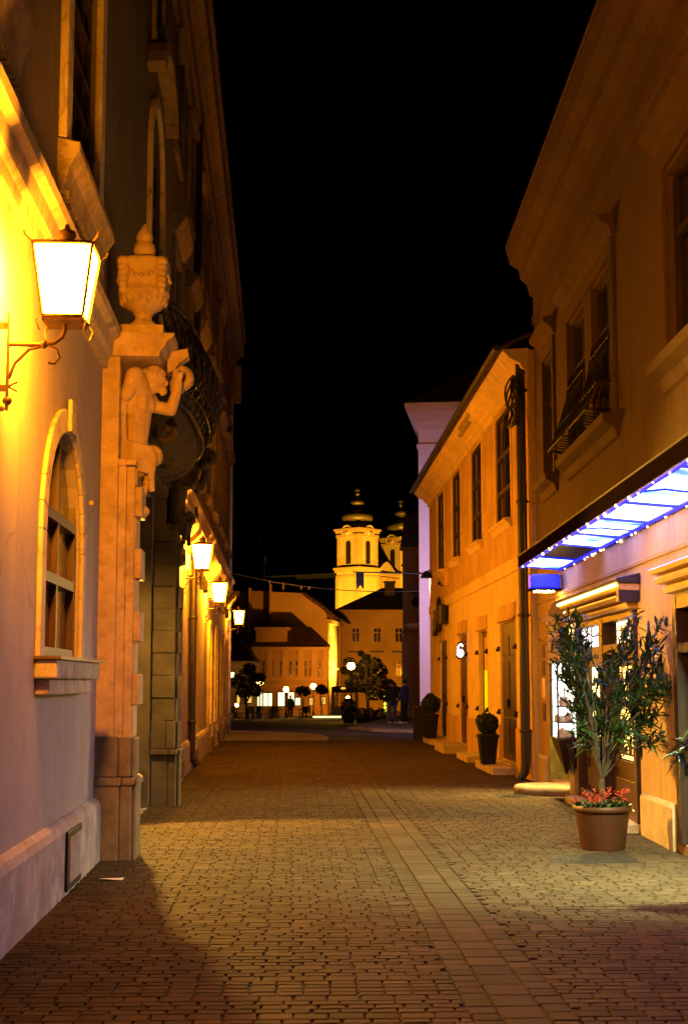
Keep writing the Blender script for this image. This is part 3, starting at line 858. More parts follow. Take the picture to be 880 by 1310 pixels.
for i in range(60):                                    # carved foliage below the balcony
    t, s_ = plan(rr.uniform(.02, .98), -.2); v = rr.uniform(.2, .9); f = math.sqrt(1-v*v*.9)
    ub.ball((t*f, 17.2+(s_-17.2)*(.25+.75*f), 4.69-.42*v), rr.uniform(.03, .075), 7, 5)
for y in (15.35, 19.1):
    for t in range(22):
        a = t/21*2.4*PI; r_ = .14*(1-.6*t/21)
        ub.ball((.50 + r_*math.sin(a), y, 4.42 + r_*math.cos(a)), .045, 8, 6, sc=(1, 2.0, 1))
    ub.box(.1, .5, y-.09, y+.09, 4.50, 4.69)
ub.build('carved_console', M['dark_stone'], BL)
rl = MB()
def rp(u, v):
    """point on the bellied railing, v 0..1 from foot to hand rail"""
    e = .30*math.sin(PI*min(1, (v*.95+.02)))**1.2*(1-.35*v) - .04
    t, s_ = plan(u, e)
    return Vector((t, s_, 4.72 + 1.03*v))
N_ = 40
for v, r_ in ((0, .022), (.13, .014), (.87, .014), (1, .030)):
    rl.tube([rp(i/N_, v) for i in range(N_+1)], r_, 6)
for i in range(0, N_+1, 2):
    rl.tube([rp(i/N_, j/10) for j in range(11)], .013, 5)
for i in range(1, N_, 2):                              # scrolls between the bars
    for sg, v0 in ((1, .32), (-1, .68)):
        pts = []
        for k in range(15):
            a = k/14*2.6*PI; rad = .15*(1-k/18)
            pts.append(rp(i/N_ + sg*.011*math.sin(a)*(1-k/18)*1.6, min(.98, max(.02, v0 + rad*math.cos(a)))))
        rl.tube(pts, .011, 5)
    rl.ball(rp(i/N_, .5), .03, 7, 5)
for i in range(1, N_, 4):
    for k in range(5):
        a = k*2*PI/5; p = rp(i/N_ + .006*math.cos(a), .5+.05*math.sin(a)); rl.ball(p, .026, 6, 5)
rl.build('railing', M['iron'], BL)

# ------------------------------------------------------------------ wall lanterns
def lantern(label, loc, reach, glow):
    o = thing('wall_lantern', label, 'lantern', loc, PL.rz, 'lit lanterns along the left wall')
    h, wt, wb = .45, .185, .125
    g_ = MB(); g_.frustum((0, 0), wb-.01, wb-.01, wt-.012, wt-.012, .012, h-.01)
    g_.build('glass', E[glow], o)
    f = MB()
    for sx in (-1, 1):
        for sy in (-1, 1):
            f.tube([(sx*wb, sy*wb, 0), (sx*wt, sy*wt, h)], .011, 6)
            f.tube([(sx*wt, sy*wt, h), (sx*(wt+.035), sy*(wt+.035), h+.03), (sx*(wt+.045), sy*(wt+.045), h+.055)], .007, 5)
            f.tube([(sx*wb, sy*wb, 0), (sx*(wb+.03), sy*(wb+.03), -.04), (sx*(wb+.012), sy*(wb+.012), -.10)], .007, 5)
    for (ww, z, r_) in ((wb, 0, .012), (wt, h, .014)):
        f.tube([(-ww, -ww, z), (ww, -ww, z), (ww, ww, z), (-ww, ww, z)], r_, 6, closed=True)
    f.box(-wb, wb, -wb, wb, -.03, .008)
    f.build('frame', M['lantern_iron'], o)
    c = MB(); c.frustum((0, 0), wt+.005, wt+.005, .06, .06, h+.008, h+.05)
    c.lathe([(.06, h+.05), (.045, h+.08), (.06, h+.09), (.055, h+.12), (.02, h+.14), (.012, h+.17)], n=12)
    c.build('cap', M['lantern_iron'], o)
    b = MB()
    z0 = -.16
    b.tube([(0, 0, -.03), (0, 0, -.07), (-.015, 0, -.11), (-.06, 0, -.145), (-.12, 0, z0), (-reach+.01, 0, z0)], .014, 8)
    b.tube([(-.14, 0, z0-.01), (-.22, 0, z0-.03), (-reach+.05, 0, z0-.12), (-reach+.015, 0, z0-.22)], .011, 6)
    b.tube([(-.10, 0, z0), (-.05, 0, z0-.03), (-.03, 0, z0-.08), (-.06, 0, z0-.12), (-.10, 0, z0-.115)], .009, 6)
    b.ball((-.13, 0, z0), .026, 8, 6)
    for k in (1, -1): b.tube([(-reach+.01, 0, z0-.27), (-reach+.07, 0, z0-.27+.03*k)], .007, 5)
    b.build('bracket', M['lantern_iron'], o)
    p = MB(); p.box(-reach, -reach+.014, -.02, .02, z0-.42, z0+.20)
    if glow == 'lantern': p.box(-reach-.07, -reach, -.016, .016, z0-.30, z0-.26); p.box(-reach-.07, -reach, -.016, .016, z0+.1, z0+.14); p.ball((-reach+.01, 0, z0-.36), .03, 8, 6)
    p.build('wall_plate', M['lantern_iron'], o)
    return o
for (label, px, py, Y) in (('large glowing lantern nearest the viewer on the left wall, above the arched window', 85, 360, 8.75),
                           ('glowing lantern beside the drainpipe just past the carved portal', 259, 711, 26.0),
                           ('smaller glowing lantern midway along the far half of the palace wall', 281, 757, 34.0),
                           ('farthest glowing wall lantern by the end corner of the palace', 306, 789, 47.5)):
    P = at(px, py, Y); P.z -= .25
    wallx = -1.786 - .0445*Y
    lantern(label, P, P.x - wallx - (.065 if Y < 10 else .005), 'lantern' if Y < 10 else 'lantern_far' if Y < 40 else 'lantern_end')

# assumed lamp, unseen in the doorway, added to light the street floor
pl_ = thing('assumed_portal_lamp', 'assumed hooded bulb inside the palace doorway recess behind the near pier', 'lamp', PL.w(17.9, -.22, 2.62), PL.rz)
m = MB(); m.ball((0, 0, -.06), .06, 14, 10); m.build('bulb', E['portal'], pl_)
m = MB(); m.lathe([(.03, .09), (.05, .06), (.22, .0), (.235, -.012), (.235, -.0121)], n=20); m.tube([(0, .0, .08), (-.2, .0, .14), (-.49, .0, .14)], .014, 6)
m.build('hood', M['lantern_iron'], pl_)

# drainpipes of the palace
def drainpipe(name, label, F, s_, r_, z0, z1, t=.10, mat='pipe'):
    o = thing(name, label, 'drainpipe', F.w(s_, t, 0), F.rz)
    m = MB(); m.tube([(F.sg*.12, 0, z0), (F.sg*.02, 0, z0+.14), (0, 0, z0+.3), (0, 0, z1)], r_, 10); m.build('pipe', M[mat], o)
    z = z0 + .8
    while z < z1:
        b = MB(); b.lathe([(r_*1.01, 0), (r_*1.25, .01), (r_*1.25, .05), (r_*1.01, .06)], c=(0, 0, z), n=10); b.box(F.sg*-t, 0, -.012, .012, z+.015, z+.04); z += 2.0; b.build('pipe_clip', M[mat], o)
    return o
drainpipe('drainpipe', 'dark drainpipe down the palace wall beside the second lantern', PL, 27.6, .07, .1, 13.3)

# ================================================================== RIGHT: cream house (B)
CH = Fac('cream_house', 'two storey cream and ochre house with four tall shuttered windows above four doors', 'building', (3.27, 24.72), -.032, -1)
LB = 19.3
sY = CH.s_of
wins = [(27.0, 29.05), (31.3, 33.2), (35.5, 37.4), (39.5, 41.4)]
doors = [(26.7, 28.75, 2.85), (30.75, 32.2, 2.8), (34.4, 36.1, 2.85), (39.1, 40.9, 2.8)]
ops = [(sY(a), sY(b), 4.8, 7.05, 0) for a, b in wins]
m = MB(); CH.wall(m, 0, LB, 4.02, 7.55, ops, .16)
m.box(7, .19, 0.01, LB-.01, 0, 7.5); m.box(0, 7, LB-.01, LB, 0, 7.55); m.box(.0, 7, 0, .012, 0, 7.55)
m.build('upper_wall', M['ochre'], CH.root)
ops = [(sY(a), sY(b), .18, h, 0) for a, b, h in doors]
m = MB(); CH.wall(m, 0, LB, 0, 3.74, ops, .18); m.build('lower_wall', M['ochre_light'], CH.root)
m = MB(); CH.prof(m, [(-.01, 3.74), (.02, 3.74), (.035, 3.76), (.035, 4.0), (.0, 4.02), (-.01, 4.02)], 0, LB); m.build('string_band', M['ochre_light'], CH.root)
xs = [0] + [v for a, b, h in doors for v in (sY(a)-.06, sY(b)+.06)] + [LB]
for a, b in zip(xs[0::2], xs[1::2]): m = MB(); CH.box(m, a, b, 0, .035, -.05, .85); m.build('plinth', M['ochre'], CH.root, bevel=.01)
m = MB(); CH.prof(m, [(0, 7.10), (.05, 7.10), (.07, 7.20), (.14, 7.23), (.16, 7.30), (.30, 7.37), (.36, 7.40), (.40, 7.47), (.46, 7.50), (.46, 7.55), (0, 7.58)], -.02, LB+.03)
m.build('cornice', M['ochre_light'], CH.root, bevel=.008)
m = MB(); CH.prof(m, [(.50, 7.60), (-7, 11.2), (-7, 11.0), (.48, 7.56), (.56, 7.52), (.58, 7.58)], -.02, LB+.05)
for i in range(32):
    y = .3 + i*.6; m.tube([(-.50, y, 7.62), (7, y, 11.23)], .05, 5)
m.build('roof', M['roof'], CH.root)
m = MB(); m.tube([(-.58, -.02, 7.58), (-.58, LB+.05, 7.58)], .055, 8); m.build('gutter', M['pipe'], CH.root)
m = MB(); CH.box(m, 5.6, 7.4, .36, .425, 7.40, 7.50); CH.box(m, 6.1, 7.9, .28, .37, 7.34, 7.41); m.build('damp_patch', M['shop_plinth'], CH.root)
for i, (a, b) in enumerate(wins):
    a, b = sY(a), sY(b)
    CH.window(a, b, 4.8, 7.05, .07, M['shutter'], M['glass'], 2, (.30, .62), .07, bar=.045, thick=.05)
    m = MB(); CH.prof(m, [(0, 4.62), (.05, 4.64), (.10, 4.72), (.16, 4.76), (.16, 4.80), (0, 4.82)], a-.13, b+.13); m.build('window_sill', M['ochre_light'], CH.root)
    for q0, q1 in ((a-.15, a-.02), (b+.02, b+.15)): m = MB(); CH.box(m, q0, q1, 0, .02, 4.82, 7.09); m.build('window_jamb', M['ochre_light'], CH.root)
for i, (a, b, h) in enumerate(doors):
    a, b = sY(a), sY(b)
    d = MB()
    if i != 1:
        CH.box(d, a, b, -.10, -.05, .18, h)
        for j in range(2):
            for (z0, z1) in ((.35, 1.0), (1.15, 2.1), (2.2, 2.6)):
                x0 = a+.09+j*(b-a)/2; CH.box(d, x0, x0+(b-a)/2-.18, -.05, -.03, z0, z1)
        do = d.build('door', M['dark_wood'] if i != 2 else M['wood'], CH.root, bevel=.008)
        hd = MB(); CH.box(hd, (a+b)/2+.05, (a+b)/2+.08, -.05, .02, 1.2, 1.36); hd.build('handle', M['iron'], do)
    else:
        CH.box(d, a, a+.12, -.18, -.10, .18, h); CH.box(d, b-.12, b, -.18, -.10, .18, h); CH.box(d, a+.12, b-.12, -.18, -.10, h-.12, h); CH.box(d, a+.12, b-.12, -.18, -.10, .18, .42)
        do = d.build('door', M['dark_wood'], CH.root, bevel=.008); do['label'] = 'open doorway with yellow light inside'
        gl = MB(); CH.box(gl, a+.10, b-.10, -.18, -.11, .42, 1.95); gl.build('lit_hall', E['yellow_door'], do)
        gl = MB(); CH.box(gl, a+.10, b-.10, -.18, -.112, 1.953, h-.10); gl.build('hall_ceiling', M['ochre'], do)
    m = MB()
    CH.box(m, a-.03, b+.03, 0, .03, h+.06, h+.34); CH.prof(m, [(0, h+.02), (.06, h+.02), (.07, h+.06), (0, h+.08)], a-.08, b+.08)
    m.build('door_panel', M['ochre'], CH.root, bevel=.006)
    for yy in (a-.09, b+.09):
        for z in (1.05, 2.3): m = MB(); CH.box(m, yy-.02, yy+.02, 0, .05, z, z+.10); m.ball((-.055, yy, z+.03), .03, 7, 5); m.build('shutter_catch', M['iron'], CH.root)
# steps at its doors
for i, (a, b, h) in enumerate(doors):
    a, b = sY(a), sY(b)
    st = MB(); CH.box(st, a-.25, b+.25, .036, .50 if i != 2 else .62, -.04, .13 if i != 2 else .2)
    CH.box(st, a+.0, b-.0, -.17, .12, .131, .178)
    lab = ('wide stone step with a round topped plant at the nearest door of the cream house', 'low stone step at the yellow lit door of the cream house',
           'tall stone step below the white lit sign of the cream house', 'stone step carrying a tapered planter at the farthest door of the cream house')[i]
    tag(st.build('door_step', M['step'], None, bevel=.02, loc=(CH.p0[0], CH.p0[1], 0), rz=CH.rz), lab, 'step', 'door steps of the cream house')
# little box and spot on the upper wall
bo = thing('wall_box', 'small electric box with a lamp hook under the windows of the cream house', 'electric box', CH.w(sY(38.6), .0, 4.28), CH.rz)
m = MB(); m.box(-.13, -.002, -.22, .1, 0, .46); m.build('housing', M['ochre'], bo, bevel=.01)
m = MB(); m.tube([(-.05, .15, .1), (-.14, .35, .02), (-.2, .42, .10)], .022, 6); m.ball((-.2, .42, .1), .05, 8, 6); m.build('hook', M['iron'], bo)
# iron sign hanging on the far end
sg_ = thing('iron_sign', 'black iron ring sign fixed high at the far end of the cream house', 'sign', CH.w(sY(39.6), .0, 3.2), CH.rz)
sg_.scale = (1, 1.9, 1)
m = MB()
m.tube([(-.16, .05+.20*math.cos(a*PI/8), .48+.34*math.sin(a*PI/8)) for a in range(9)], .04, 6); m.tube([(-.16, -.15, .48), (-.16, -.15, .0), (-.16, -.02, -.10)], .04, 6)
m.build('ring', M['iron'], sg_)
m = MB(); m.box(-.2, -.12, .30, .60, -.08, .52); m.box(-.2, -.12, .601, .78, -.2, .3); m.tube([(-.16, .25, .48), (-.16, .25, 0), (-.16, .5, -.18)], .06, 6); m.build('plate', M['iron'], sg_, bevel=.01)
m = MB(); m.box(-.21, -.11, -.62, -.12, .06, .58); m.build('plate', M['iron'], sg_, bevel=.01)
m = MB()
for y in (-.4, .45): m.box(-.12, 0, y-.015, y+.015, .2, .23)
m.build('fixing_bar', M['iron'], sg_)
# white lit sign
ls = thing('lit_sign', 'small round white glowing sign hanging in the doorway with the tall step', 'sign', CH.w(sY(34.9), .12, 2.42), CH.rz)
ls.scale = (.6, .6, .7)
m = MB(); m.box(.19, .30, -.16, .16, -.25, .34, Matrix.Translation((-.28, 0, 0))); m.build('housing', M['iron'], ls, bevel=.02)
m = MB(); m.lathe([(.012, 0), (.13, .0), (.145, .01), (.145, .03), (.13, .04), (.012, .04)], n=20, M=Matrix.Translation((0, -.16, -.05)) @ Matrix.Rotation(R(90), 4, 'X'))
m.tube([(-.10, -.18, .02), (-.09, -.18, .16), (-.02, -.18, .25), (.06, -.18, .25), (.10, -.18, .18)], .035, 6)
m.build('glyph', E['white_sign'], ls)
m = MB(); m.box(-.02, .30, -.01, .01, .34, .36); m.build('arm', M['iron'], ls)

dp = drainpipe('drainpipe', 'thick black drainpipe where the cream house meets the shop house', CH, .17, .085, .02, 7.4, .13)
co = thing('cable_coil', 'coil of black cable hung high on the thick drainpipe', 'cable', CH.w(.2, .30, 6.65), CH.rz)
m = MB()
for k in range(5):
    pts = [((.0 + .02*k) - .05*math.sin(i*.7+k), .40*math.cos(2*PI*i/24)*(1-.05*k) - .02*k, .46*math.sin(2*PI*i/24)*(1-.03*k)) for i in range(24)]
    m.tube(pts, .020, 6, closed=True)
m.build('loops', M['pipe'], co)
m = MB(); m.tube([(.02, -.1, .45), (.08, -.35, .35), (.12, -.45, -.2), (.14, -.5, -1.6), (.15, -.5, -6.4)], .014, 6); m.build('loose_cable', M['pipe'], co)

# ================================================================== RIGHT: shop house (C)
SH = Fac('shop_house', 'brown two storey shop house with moulded windows at the right edge of the street', 'building', (3.36, 0.0), 0.0, -1)
SE = 24.70
uw = [(22.35, 23.4), (17.35, 20.75), (12.2, 14.35), (7.0, 9.4)]
ops = [(a, b, 4.98, 6.95, 0) for a, b in uw]
shop_ops = [(21.35, 23.55, .12, 2.98, .25), (16.35, 20.55, .10, 2.52, 0), (12.3, 14.45, .10, 2.56, 0)]
m = MB(); SH.wall(m, 4.5, SE, 0, 3.66, shop_ops, .3); m.build('lower_wall', M['shop'], SH.root)
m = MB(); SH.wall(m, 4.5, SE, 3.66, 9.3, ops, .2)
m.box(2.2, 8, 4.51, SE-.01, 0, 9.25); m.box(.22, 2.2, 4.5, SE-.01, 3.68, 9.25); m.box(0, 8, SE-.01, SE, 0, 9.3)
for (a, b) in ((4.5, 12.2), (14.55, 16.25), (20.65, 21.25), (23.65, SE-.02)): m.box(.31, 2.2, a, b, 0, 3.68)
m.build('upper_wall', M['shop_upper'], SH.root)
for a, b in ((4.5, 12.1), (14.62, 16.2), (20.72, 21.2), (23.7, SE)):
    m = MB(); SH.prof(m, [(0, -.05), (.05, -.05), (.05, .42), (.03, .46), (0, .47)], a, b)
    m.build('plinth', M['shop_plinth'], SH.root, bevel=.008)
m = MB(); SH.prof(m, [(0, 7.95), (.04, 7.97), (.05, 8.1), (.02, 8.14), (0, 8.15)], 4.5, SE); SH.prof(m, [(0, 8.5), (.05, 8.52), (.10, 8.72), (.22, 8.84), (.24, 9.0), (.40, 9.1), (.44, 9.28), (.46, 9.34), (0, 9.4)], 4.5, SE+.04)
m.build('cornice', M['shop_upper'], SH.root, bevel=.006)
m = MB(); SH.prof(m, [(.48, 9.42), (-7, 13), (-7, 12.8), (.46, 9.36)], 4.5, SE+.04); m.build('roof', M['roof'], SH.root)
m = MB(); SH.prof(m, [(0, 3.02), (.02, 3.02), (.03, 3.06), (.0, 3.08)], 4.5, SE); m.build('string_band', M['shop'], SH.root)
for k, (a, b) in enumerate(uw):
    double = (b-a) > 3
    m = MB()
    for (x0, x1) in ((a-.16, a-.003), (b+.003, b+.16)): SH.box(m, x0, x1, 0, .05, 4.98, 7.02)
    SH.box(m, a-.16, b+.16, 0, .05, 7.02, 7.2)
    SH.prof(m, [(0, 7.2), (.06, 7.22), (.10, 7.32), (.20, 7.38), (.22, 7.46), (0, 7.5)], a-.28, b+.28)
    m.build('window_surround', M['shop_upper'], SH.root, bevel=.008)
    if double: m = MB(); SH.box(m, (a+b)/2-.28, (a+b)/2+.28, -.16, .03, 4.98, 7.0); m.build('window_pier', M['shop_upper'], SH.root, bevel=.008)
    m = MB(); SH.prof(m, [(0, 4.66), (.04, 4.68), (.08, 4.80), (.20, 4.86), (.22, 4.96), (0, 4.98)], a-.26, b+.26); m.build('window_sill', M['shop_upper'], SH.root, bevel=.006)
    if double:
        mid = (a+b)/2
        for (x0, x1) in ((a, mid-.28), (mid+.28, b)): SH.window(x0, x1, 4.98, 6.95, .13, M['shutter'], M['glass'], 2, (.66,), .07, bar=.035)
    else: SH.window(a, b, 4.98, 6.95, .13, M['shutter'], M['glass'], 2, (.66,), .07, bar=.035)
# flared iron guards on the double window
for (x0, x1) in ((17.4, 18.75), (19.35, 20.7)):
    gq = thing('window_guard', ('flared black iron flower guard on the nearer half of the double window' if x0 < 18 else 'flared black iron flower guard on the farther half of the double window'),
               'window guard', (SH.p0[0], 0, 0), 0, 'iron guards of the double window')
    m = MB(); n = 7
    for i in range(n+1):
        y = x0 + (x1-x0)*i/n
        m.tube([(-.03, y, 6.15), (-.10, y, 5.7), (-.27, y, 5.25), (-.36, y, 5.06), (-.05, y, 5.02)], .012, 5)
        if i < n: m.tube([(-.06, y, 5.95), (-.2, y+(x1-x0)/n, 5.42), (-.34, y, 5.08)], .010, 5)
    m.build('bars', M['iron'], gq)
    m = MB()
    for (t, z) in ((-.05, 6.0), (-.20, 5.42), (-.36, 5.06)): m.tube([(t, x0, z), (t, x1, z)], .014, 5); m.tube([(0.0, x0, z), (t, x0, z)], .012, 5); m.tube([(0.0, x1, z), (t, x1, z)], .012, 5)
    m.build('rails', M['iron'], gq)

# ------------------------------------------------------------------ blue lit awning
AW = thing('shop_awning', 'long shop awning with glowing blue underside and fairy lights', 'awning', (SH.p0[0], 0, 0))
A0, A1 = 7.0, 22.15
m = MB(); m.prism([(-.62, 3.475), (-.645, 3.475), (-.645, 3.63), (0, 3.74), (0, 3.69), (-.62, 3.60)], A0, A1, 'y'); m.build('fascia', M['awning'], AW, bevel=.006)
m = MB(); m.prism([(-.66, 3.625), (-.66, 3.645), (0, 3.76), (0, 3.741)], A0, A1+.02, 'y'); m.build('cover_sheet', M['slate'], AW)
def sof(x): return 3.46 + (-x-.06)/.54*.02        # underside height at x
segs = [(A0, 9.5), (9.5, 11.6), (11.6, 14.0), (14.0, 15.4), (15.4, 17.0), (17.0, 18.35), (20.2, 21.95)]
for i, (a, b) in enumerate(segs):
    m = MB(); m.prism([(-.05, 3.43), (-.59, 3.475), (-.59, 3.49), (-.05, 3.445)], a+.05, b-.05, 'y'); m.build('lit_panel', E['blue'], AW)
m = MB()
m.prism([(-.05, 3.43), (-.59, 3.475), (-.59, 3.49), (-.05, 3.445)], 18.40, 20.15, 'y'); m.build('dark_panel', M['awning_dark'], AW)
m = MB()
for (a, b) in segs:
    for y in (a+.02, b-.02):
        m.prism([(-.04, 3.41), (-.60, 3.46), (-.60, 3.495), (-.04, 3.45)], y-.03, y+.03, 'y')
for y in (12.9, 16.2):
    m.tube([(-.05, y, 3.42), (-.25, y+.05, 3.435), (-.42, y+.02, 3.45), (-.58, y+.3, 3.468)], .012, 5)
for x, z in ((-.035, 3.427), (-.603, 3.47)):
    m.tube([(x, A0, z), (x, A1-.15, z)], .032, 6)
m.build('rib', E['blue_rib'], AW)
rr = random.Random(4)
m = MB()
for line, (x, z) in enumerate(((-.628, 3.455), (-.03, 3.40))):
    y = 9.0
    while y < A1-.2:
        m.ball((x, y, z - rr.uniform(0, .02)), rr.choice((.010, .013, .020)), 7, 5); y += rr.choice((.22, .4, .65, .9))
m.build('fairy_light', E['fairy'], AW)
m = MB()
m.tube([(-.632, A0, 3.468), (-.632, A1-.2, 3.468)], .006, 4); m.tube([(-.012, A0, 3.41), (-.012, A1-.2, 3.41)], .006, 4)
m.build('wire', M['iron'], AW)
m = MB(); m.box(-.5, -.05, A1-.35, A1-.05, 3.12, 3.34); m.build('hanging_box', E['blue_rib'], AW, bevel=.03)
m = MB(); m.box(-.52, -.03, A1-.37, A1-.03, 3.09, 3.118); m.build('box_base', M['awning'], AW, bevel=.01)
m = MB(); m.box(-.42, -.13, A1-.29, A1-.11, 3.072, 3.089); m.build('assumed_box_lens', E['assumed_lens'], AW)  # box base assumed to be a lamp; lens added to light the paving

# ------------------------------------------------------------------ shop front
SF = thing('storefront', 'wooden shop front with gilded cornice strips and brightly lit door behind the oleander', 'shop front', (SH.p0[0], 0, 0))
a, b = 16.35, 20.55
m = MB()
for (y0, y1) in ((a, a+.16), (b-.16, b), (18.35, 18.60)): m.box(-.05, .2, y0, y1, .10, 2.50)
m.box(-.04, .18, a+.16, b-.16, 2.04, 2.16); m.box(-.04, .18, a+.16, b-.16, 2.44, 2.52); m.box(-.03, .17, a+.16, b-.16, .1, .22)
m.build('frame', M['shopwood'], SF, bevel=.008)
for k, (z0, z1, t) in enumerate(((2.53, 2.61, .10), (2.63, 2.71, .16), (2.73, 2.81, .22))):
    m = MB(); m.prism([(0, z0), (-t, z0+.01), (-t-.03, z0+.05), (-t-.01, z1), (0, z1)], a-.08*k-.02, b+.08*k+.02, 'y'); m.build('gilded_strip', M['gold'], SF, bevel=.006)
m = MB(); m.prism([(0, 2.81), (-.26, 2.82), (-.28, 2.87), (0, 2.93)], a-.22, b+.25, 'y'); m.box(-.24, 0, a-.16, a-.03, 2.60, 2.83); m.build('cornice_cap', M['dark_wood'], SF, bevel=.008)
m = MB(); m.box(-.275, -.255, a-.1, b+.1, 2.785, 2.812); m.build('added_strip_light', E['strip_fill_light'], SF)  # glowing bar added to brighten the gilded strips
for (y0, y1, e) in ((a+.32, 17.75, 'transom'), (18.62, b-.18, 'shop_lilac')):
    m = MB(); m.box(.03, .06, y0, y1, 2.17, 2.43); m.build('lit_transom', E[e], SF)
m = MB()
for k in range(5): m.box(.018, .029, a+.55+k*.12, a+.55+k*.12+.08, 2.27, 2.27+(.08 if k % 2 else .11))
m.build('sign_lettering', M['gold'], SF)
m = MB()
m.tube([(.022, 18.9, 2.35), (.022, 19.3, 2.30), (.022, 19.8, 2.36), (.022, 20.3, 2.28)], .012, 5); m.box(.018, .029, 19.5, 19.54, 2.17, 2.43)
m.build('sign_ornament', M['iron'], SF)
def shopdoor(y0, y1, kick):
    d = MB()
    d.box(.06, .10, y0, y0+.14, .14, 2.03); d.box(.06, .10, y1-.14, y1, .14, 2.03); d.box(.06, .10, y0+.14, y1-.14, 1.9, 2.03)
    d.box(.06, .10, y0+.14, y1-.14, kick-.08, kick+.02); d.box(.08, .12, y0+.14, y1-.14, .14, kick-.08)
    d.box(.045, .06, y0+.25, y1-.25, .28, kick-.2)
    o = d.build('shop_door', M['shopwood'], SF, bevel=.008)
    h = MB(); h.tube([(.06, y0+.07, 1.0), (.0, y0+.07, 1.02), (.0, y0+.07, 1.22), (.06, y0+.07, 1.24)], .014, 6); h.build('handle', M['gold'], o)
shopdoor(a+.17, 18.34, .72); shopdoor(18.61, b-.17, .72)
for (y0, y1, e) in ((a+.33, 18.19, 'shop_warm'), (18.76, b-.33, 'shop_bright')):
    m = MB(); m.box(.16, .175, y0-.1, y1+.1, .74, 1.90); m.build('lit_display_back', E[e], SF)
rr = random.Random(12)
for z in (.80, 1.10, 1.38, 1.64):
    m = MB(); m.box(.105, .155, a+.32, b-.32, z, z+.02); m.build('shelf', M['shopwood'], SF)
    y = a + .4
    while y < b-.4:
        m = MB(); h = rr.uniform(.08, .21); r_ = rr.uniform(.018, .028)
        m.lathe([(r_, 0), (r_*1.15, h*.4), (r_*.8, h*.7), (r_*.4, h*.85), (r_*.45, h)], c=(.125, y, z+.02), n=8); y += rr.uniform(.16, .34); m.build('ware', M['shopwood'], SF)
m = MB(); m.box(.3, 2.1, a, b, .05, .098); m.box(.3, 2.1, a, b, 2.6, 2.65); m.box(1.09, 1.14, a, b, .1, 2.6); m.build('room_shell', M['shop_plinth'], SF)
m = MB(); m.box(-.22, .05, a-.0, b+.0, -.04, .097); m.build('threshold', M['step'], SF, bevel=.015)

# second door at the right edge
SD = thing('side_door', 'dark glazed wooden door with gilded strips at the right edge of the photograph', 'door', (SH.p0[0], 0, 0))
a2, b2 = 12.3, 14.45
m = MB()
for (y0, y1) in ((a2, a2+.16), (b2-.16, b2), (13.3, 13.45)): m.box(-.04, .16, y0, y1, .10, 2.55)
m.box(-.03, .15, a2+.16, b2-.16, 2.42, 2.56); m.box(-.03, .15, a2+.16, b2-.16, 1.98, 2.08); m.box(.05, .12, a2+.16, b2-.16, .1, .8)
m.build('frame', M['dark_wood'], SD, bevel=.008)
m = MB(); m.box(.08, .10, 13.45, b2-.16, .8, 2.42); m.build('pane', M['glass'], SD)
m = MB(); m.box(.08, .10, a2+.16, 13.3, .8, 2.42); m.build('lit_pane', E['assumed_cool_pane'], SD)  # out of view; assumed lit and added for light on the paving
for k, (z0, z1, t) in enumerate(((2.58, 2.66, .10), (2.68, 2.76, .16), (2.78, 2.85, .2))):
    m = MB(); m.prism([(0, z0), (-t, z0+.01), (-t-.03, z0+.05), (-t-.01, z1), (0, z1)], a2-.08*k-.05, b2+.08*k+.05, 'y'); m.build('gilded_strip', M['gold'], SD, bevel=.006)
m = MB(); m.box(.0, .06, a2+.02, a2+.07, 1.0, 1.3); m.build('handle', M['gold'], SD)

# assumed, unseen hooded lamp by the side door, added for the cool light pool
m = MB(); m.lathe([(.03, 2.98), (.05, 2.95), (.15, 2.88), (.155, 2.86)], c=(-.28, 11.75, 0), n=16); m.tube([(-.28, 11.75, 2.97), (-.15, 11.75, 3.02), (0, 11.75, 3.0)], .014, 6); m.build('assumed_lamp_hood', M['iron'], SD)
m = MB(); m.ball((-.28, 11.75, 2.885), .05, 10, 8); m.build('assumed_lamp_bulb', E['assumed_cool_bulb'], SD)
# niche with glass showcase
NI = thing('showcase', 'glass showcase with white lit shelves and pointed dark base in the green niche', 'showcase', (SH.p0[0]-.02, 21.0, 0))
m = MB(); m.prism([(-.02, 1.0), (-.02, .85), (-.16, .85), (-.02, .32)], -.28, .36, 'y')
m.frustum((-.1, .05), .015, .02, .16, .36, .36, .86); m.build('pointed_base', M['dark_wood'], NI, bevel=.01)
m = MB()
for (x, y) in ((-.26, -.30), (-.26, .40), (.05, -.30), (.05, .40)): m.box(x-.014, x+.014, y-.014, y+.014, .86, 2.02)
for z in (.86, 1.98): m.box(-.275, .064, -.315, .414, z, z+.035)
m.build('case_frame', M['dark_wood'], NI, bevel=.004)
m = MB(); m.box(-.23, .035, .36, .385, .90, 1.97); m.box(.02, .04, -.28, .36, .9, 1.97); m.build('lit_back', E['shop_white'], NI)
m = MB()
for z in (1.10, 1.33): m.box(-.24, .02, -.28, .355, z, z+.018)
m.build('shelf', M['dark_wood'], NI)
rr = random.Random(2)
for z in (.9, 1.12, 1.35):
    for k in range(5):
        m = MB(); h = rr.uniform(.05, .14); r_ = rr.uniform(.025, .05)
        m.lathe([(r_, 0), (r_*1.1, h*.5), (r_*.5, h)], c=(rr.uniform(-.2, -.02), -.22+k*.13, z), n=9); m.build('ware', M['paper'], NI)
m = MB()
for k in range(7):
    aa = rr.uniform(0, 2*PI); m.tube([(-.12, .1, 1.36), (-.12+.08*math.cos(aa), .1+.16*math.sin(aa), 1.55), (-.12+.1*math.cos(aa), .1+.24*math.sin(aa), 1.62)], .008, 5)
m.build('dried_flowers', M['paper'], NI)
m = MB(); m.box(.28, .30, 21.3, 23.6, .0, 1.35); m.box(.0, .28, 23.53, 23.548, .12, 1.35); m.box(.0, .28, 21.352, 21.37, .12, 1.35)
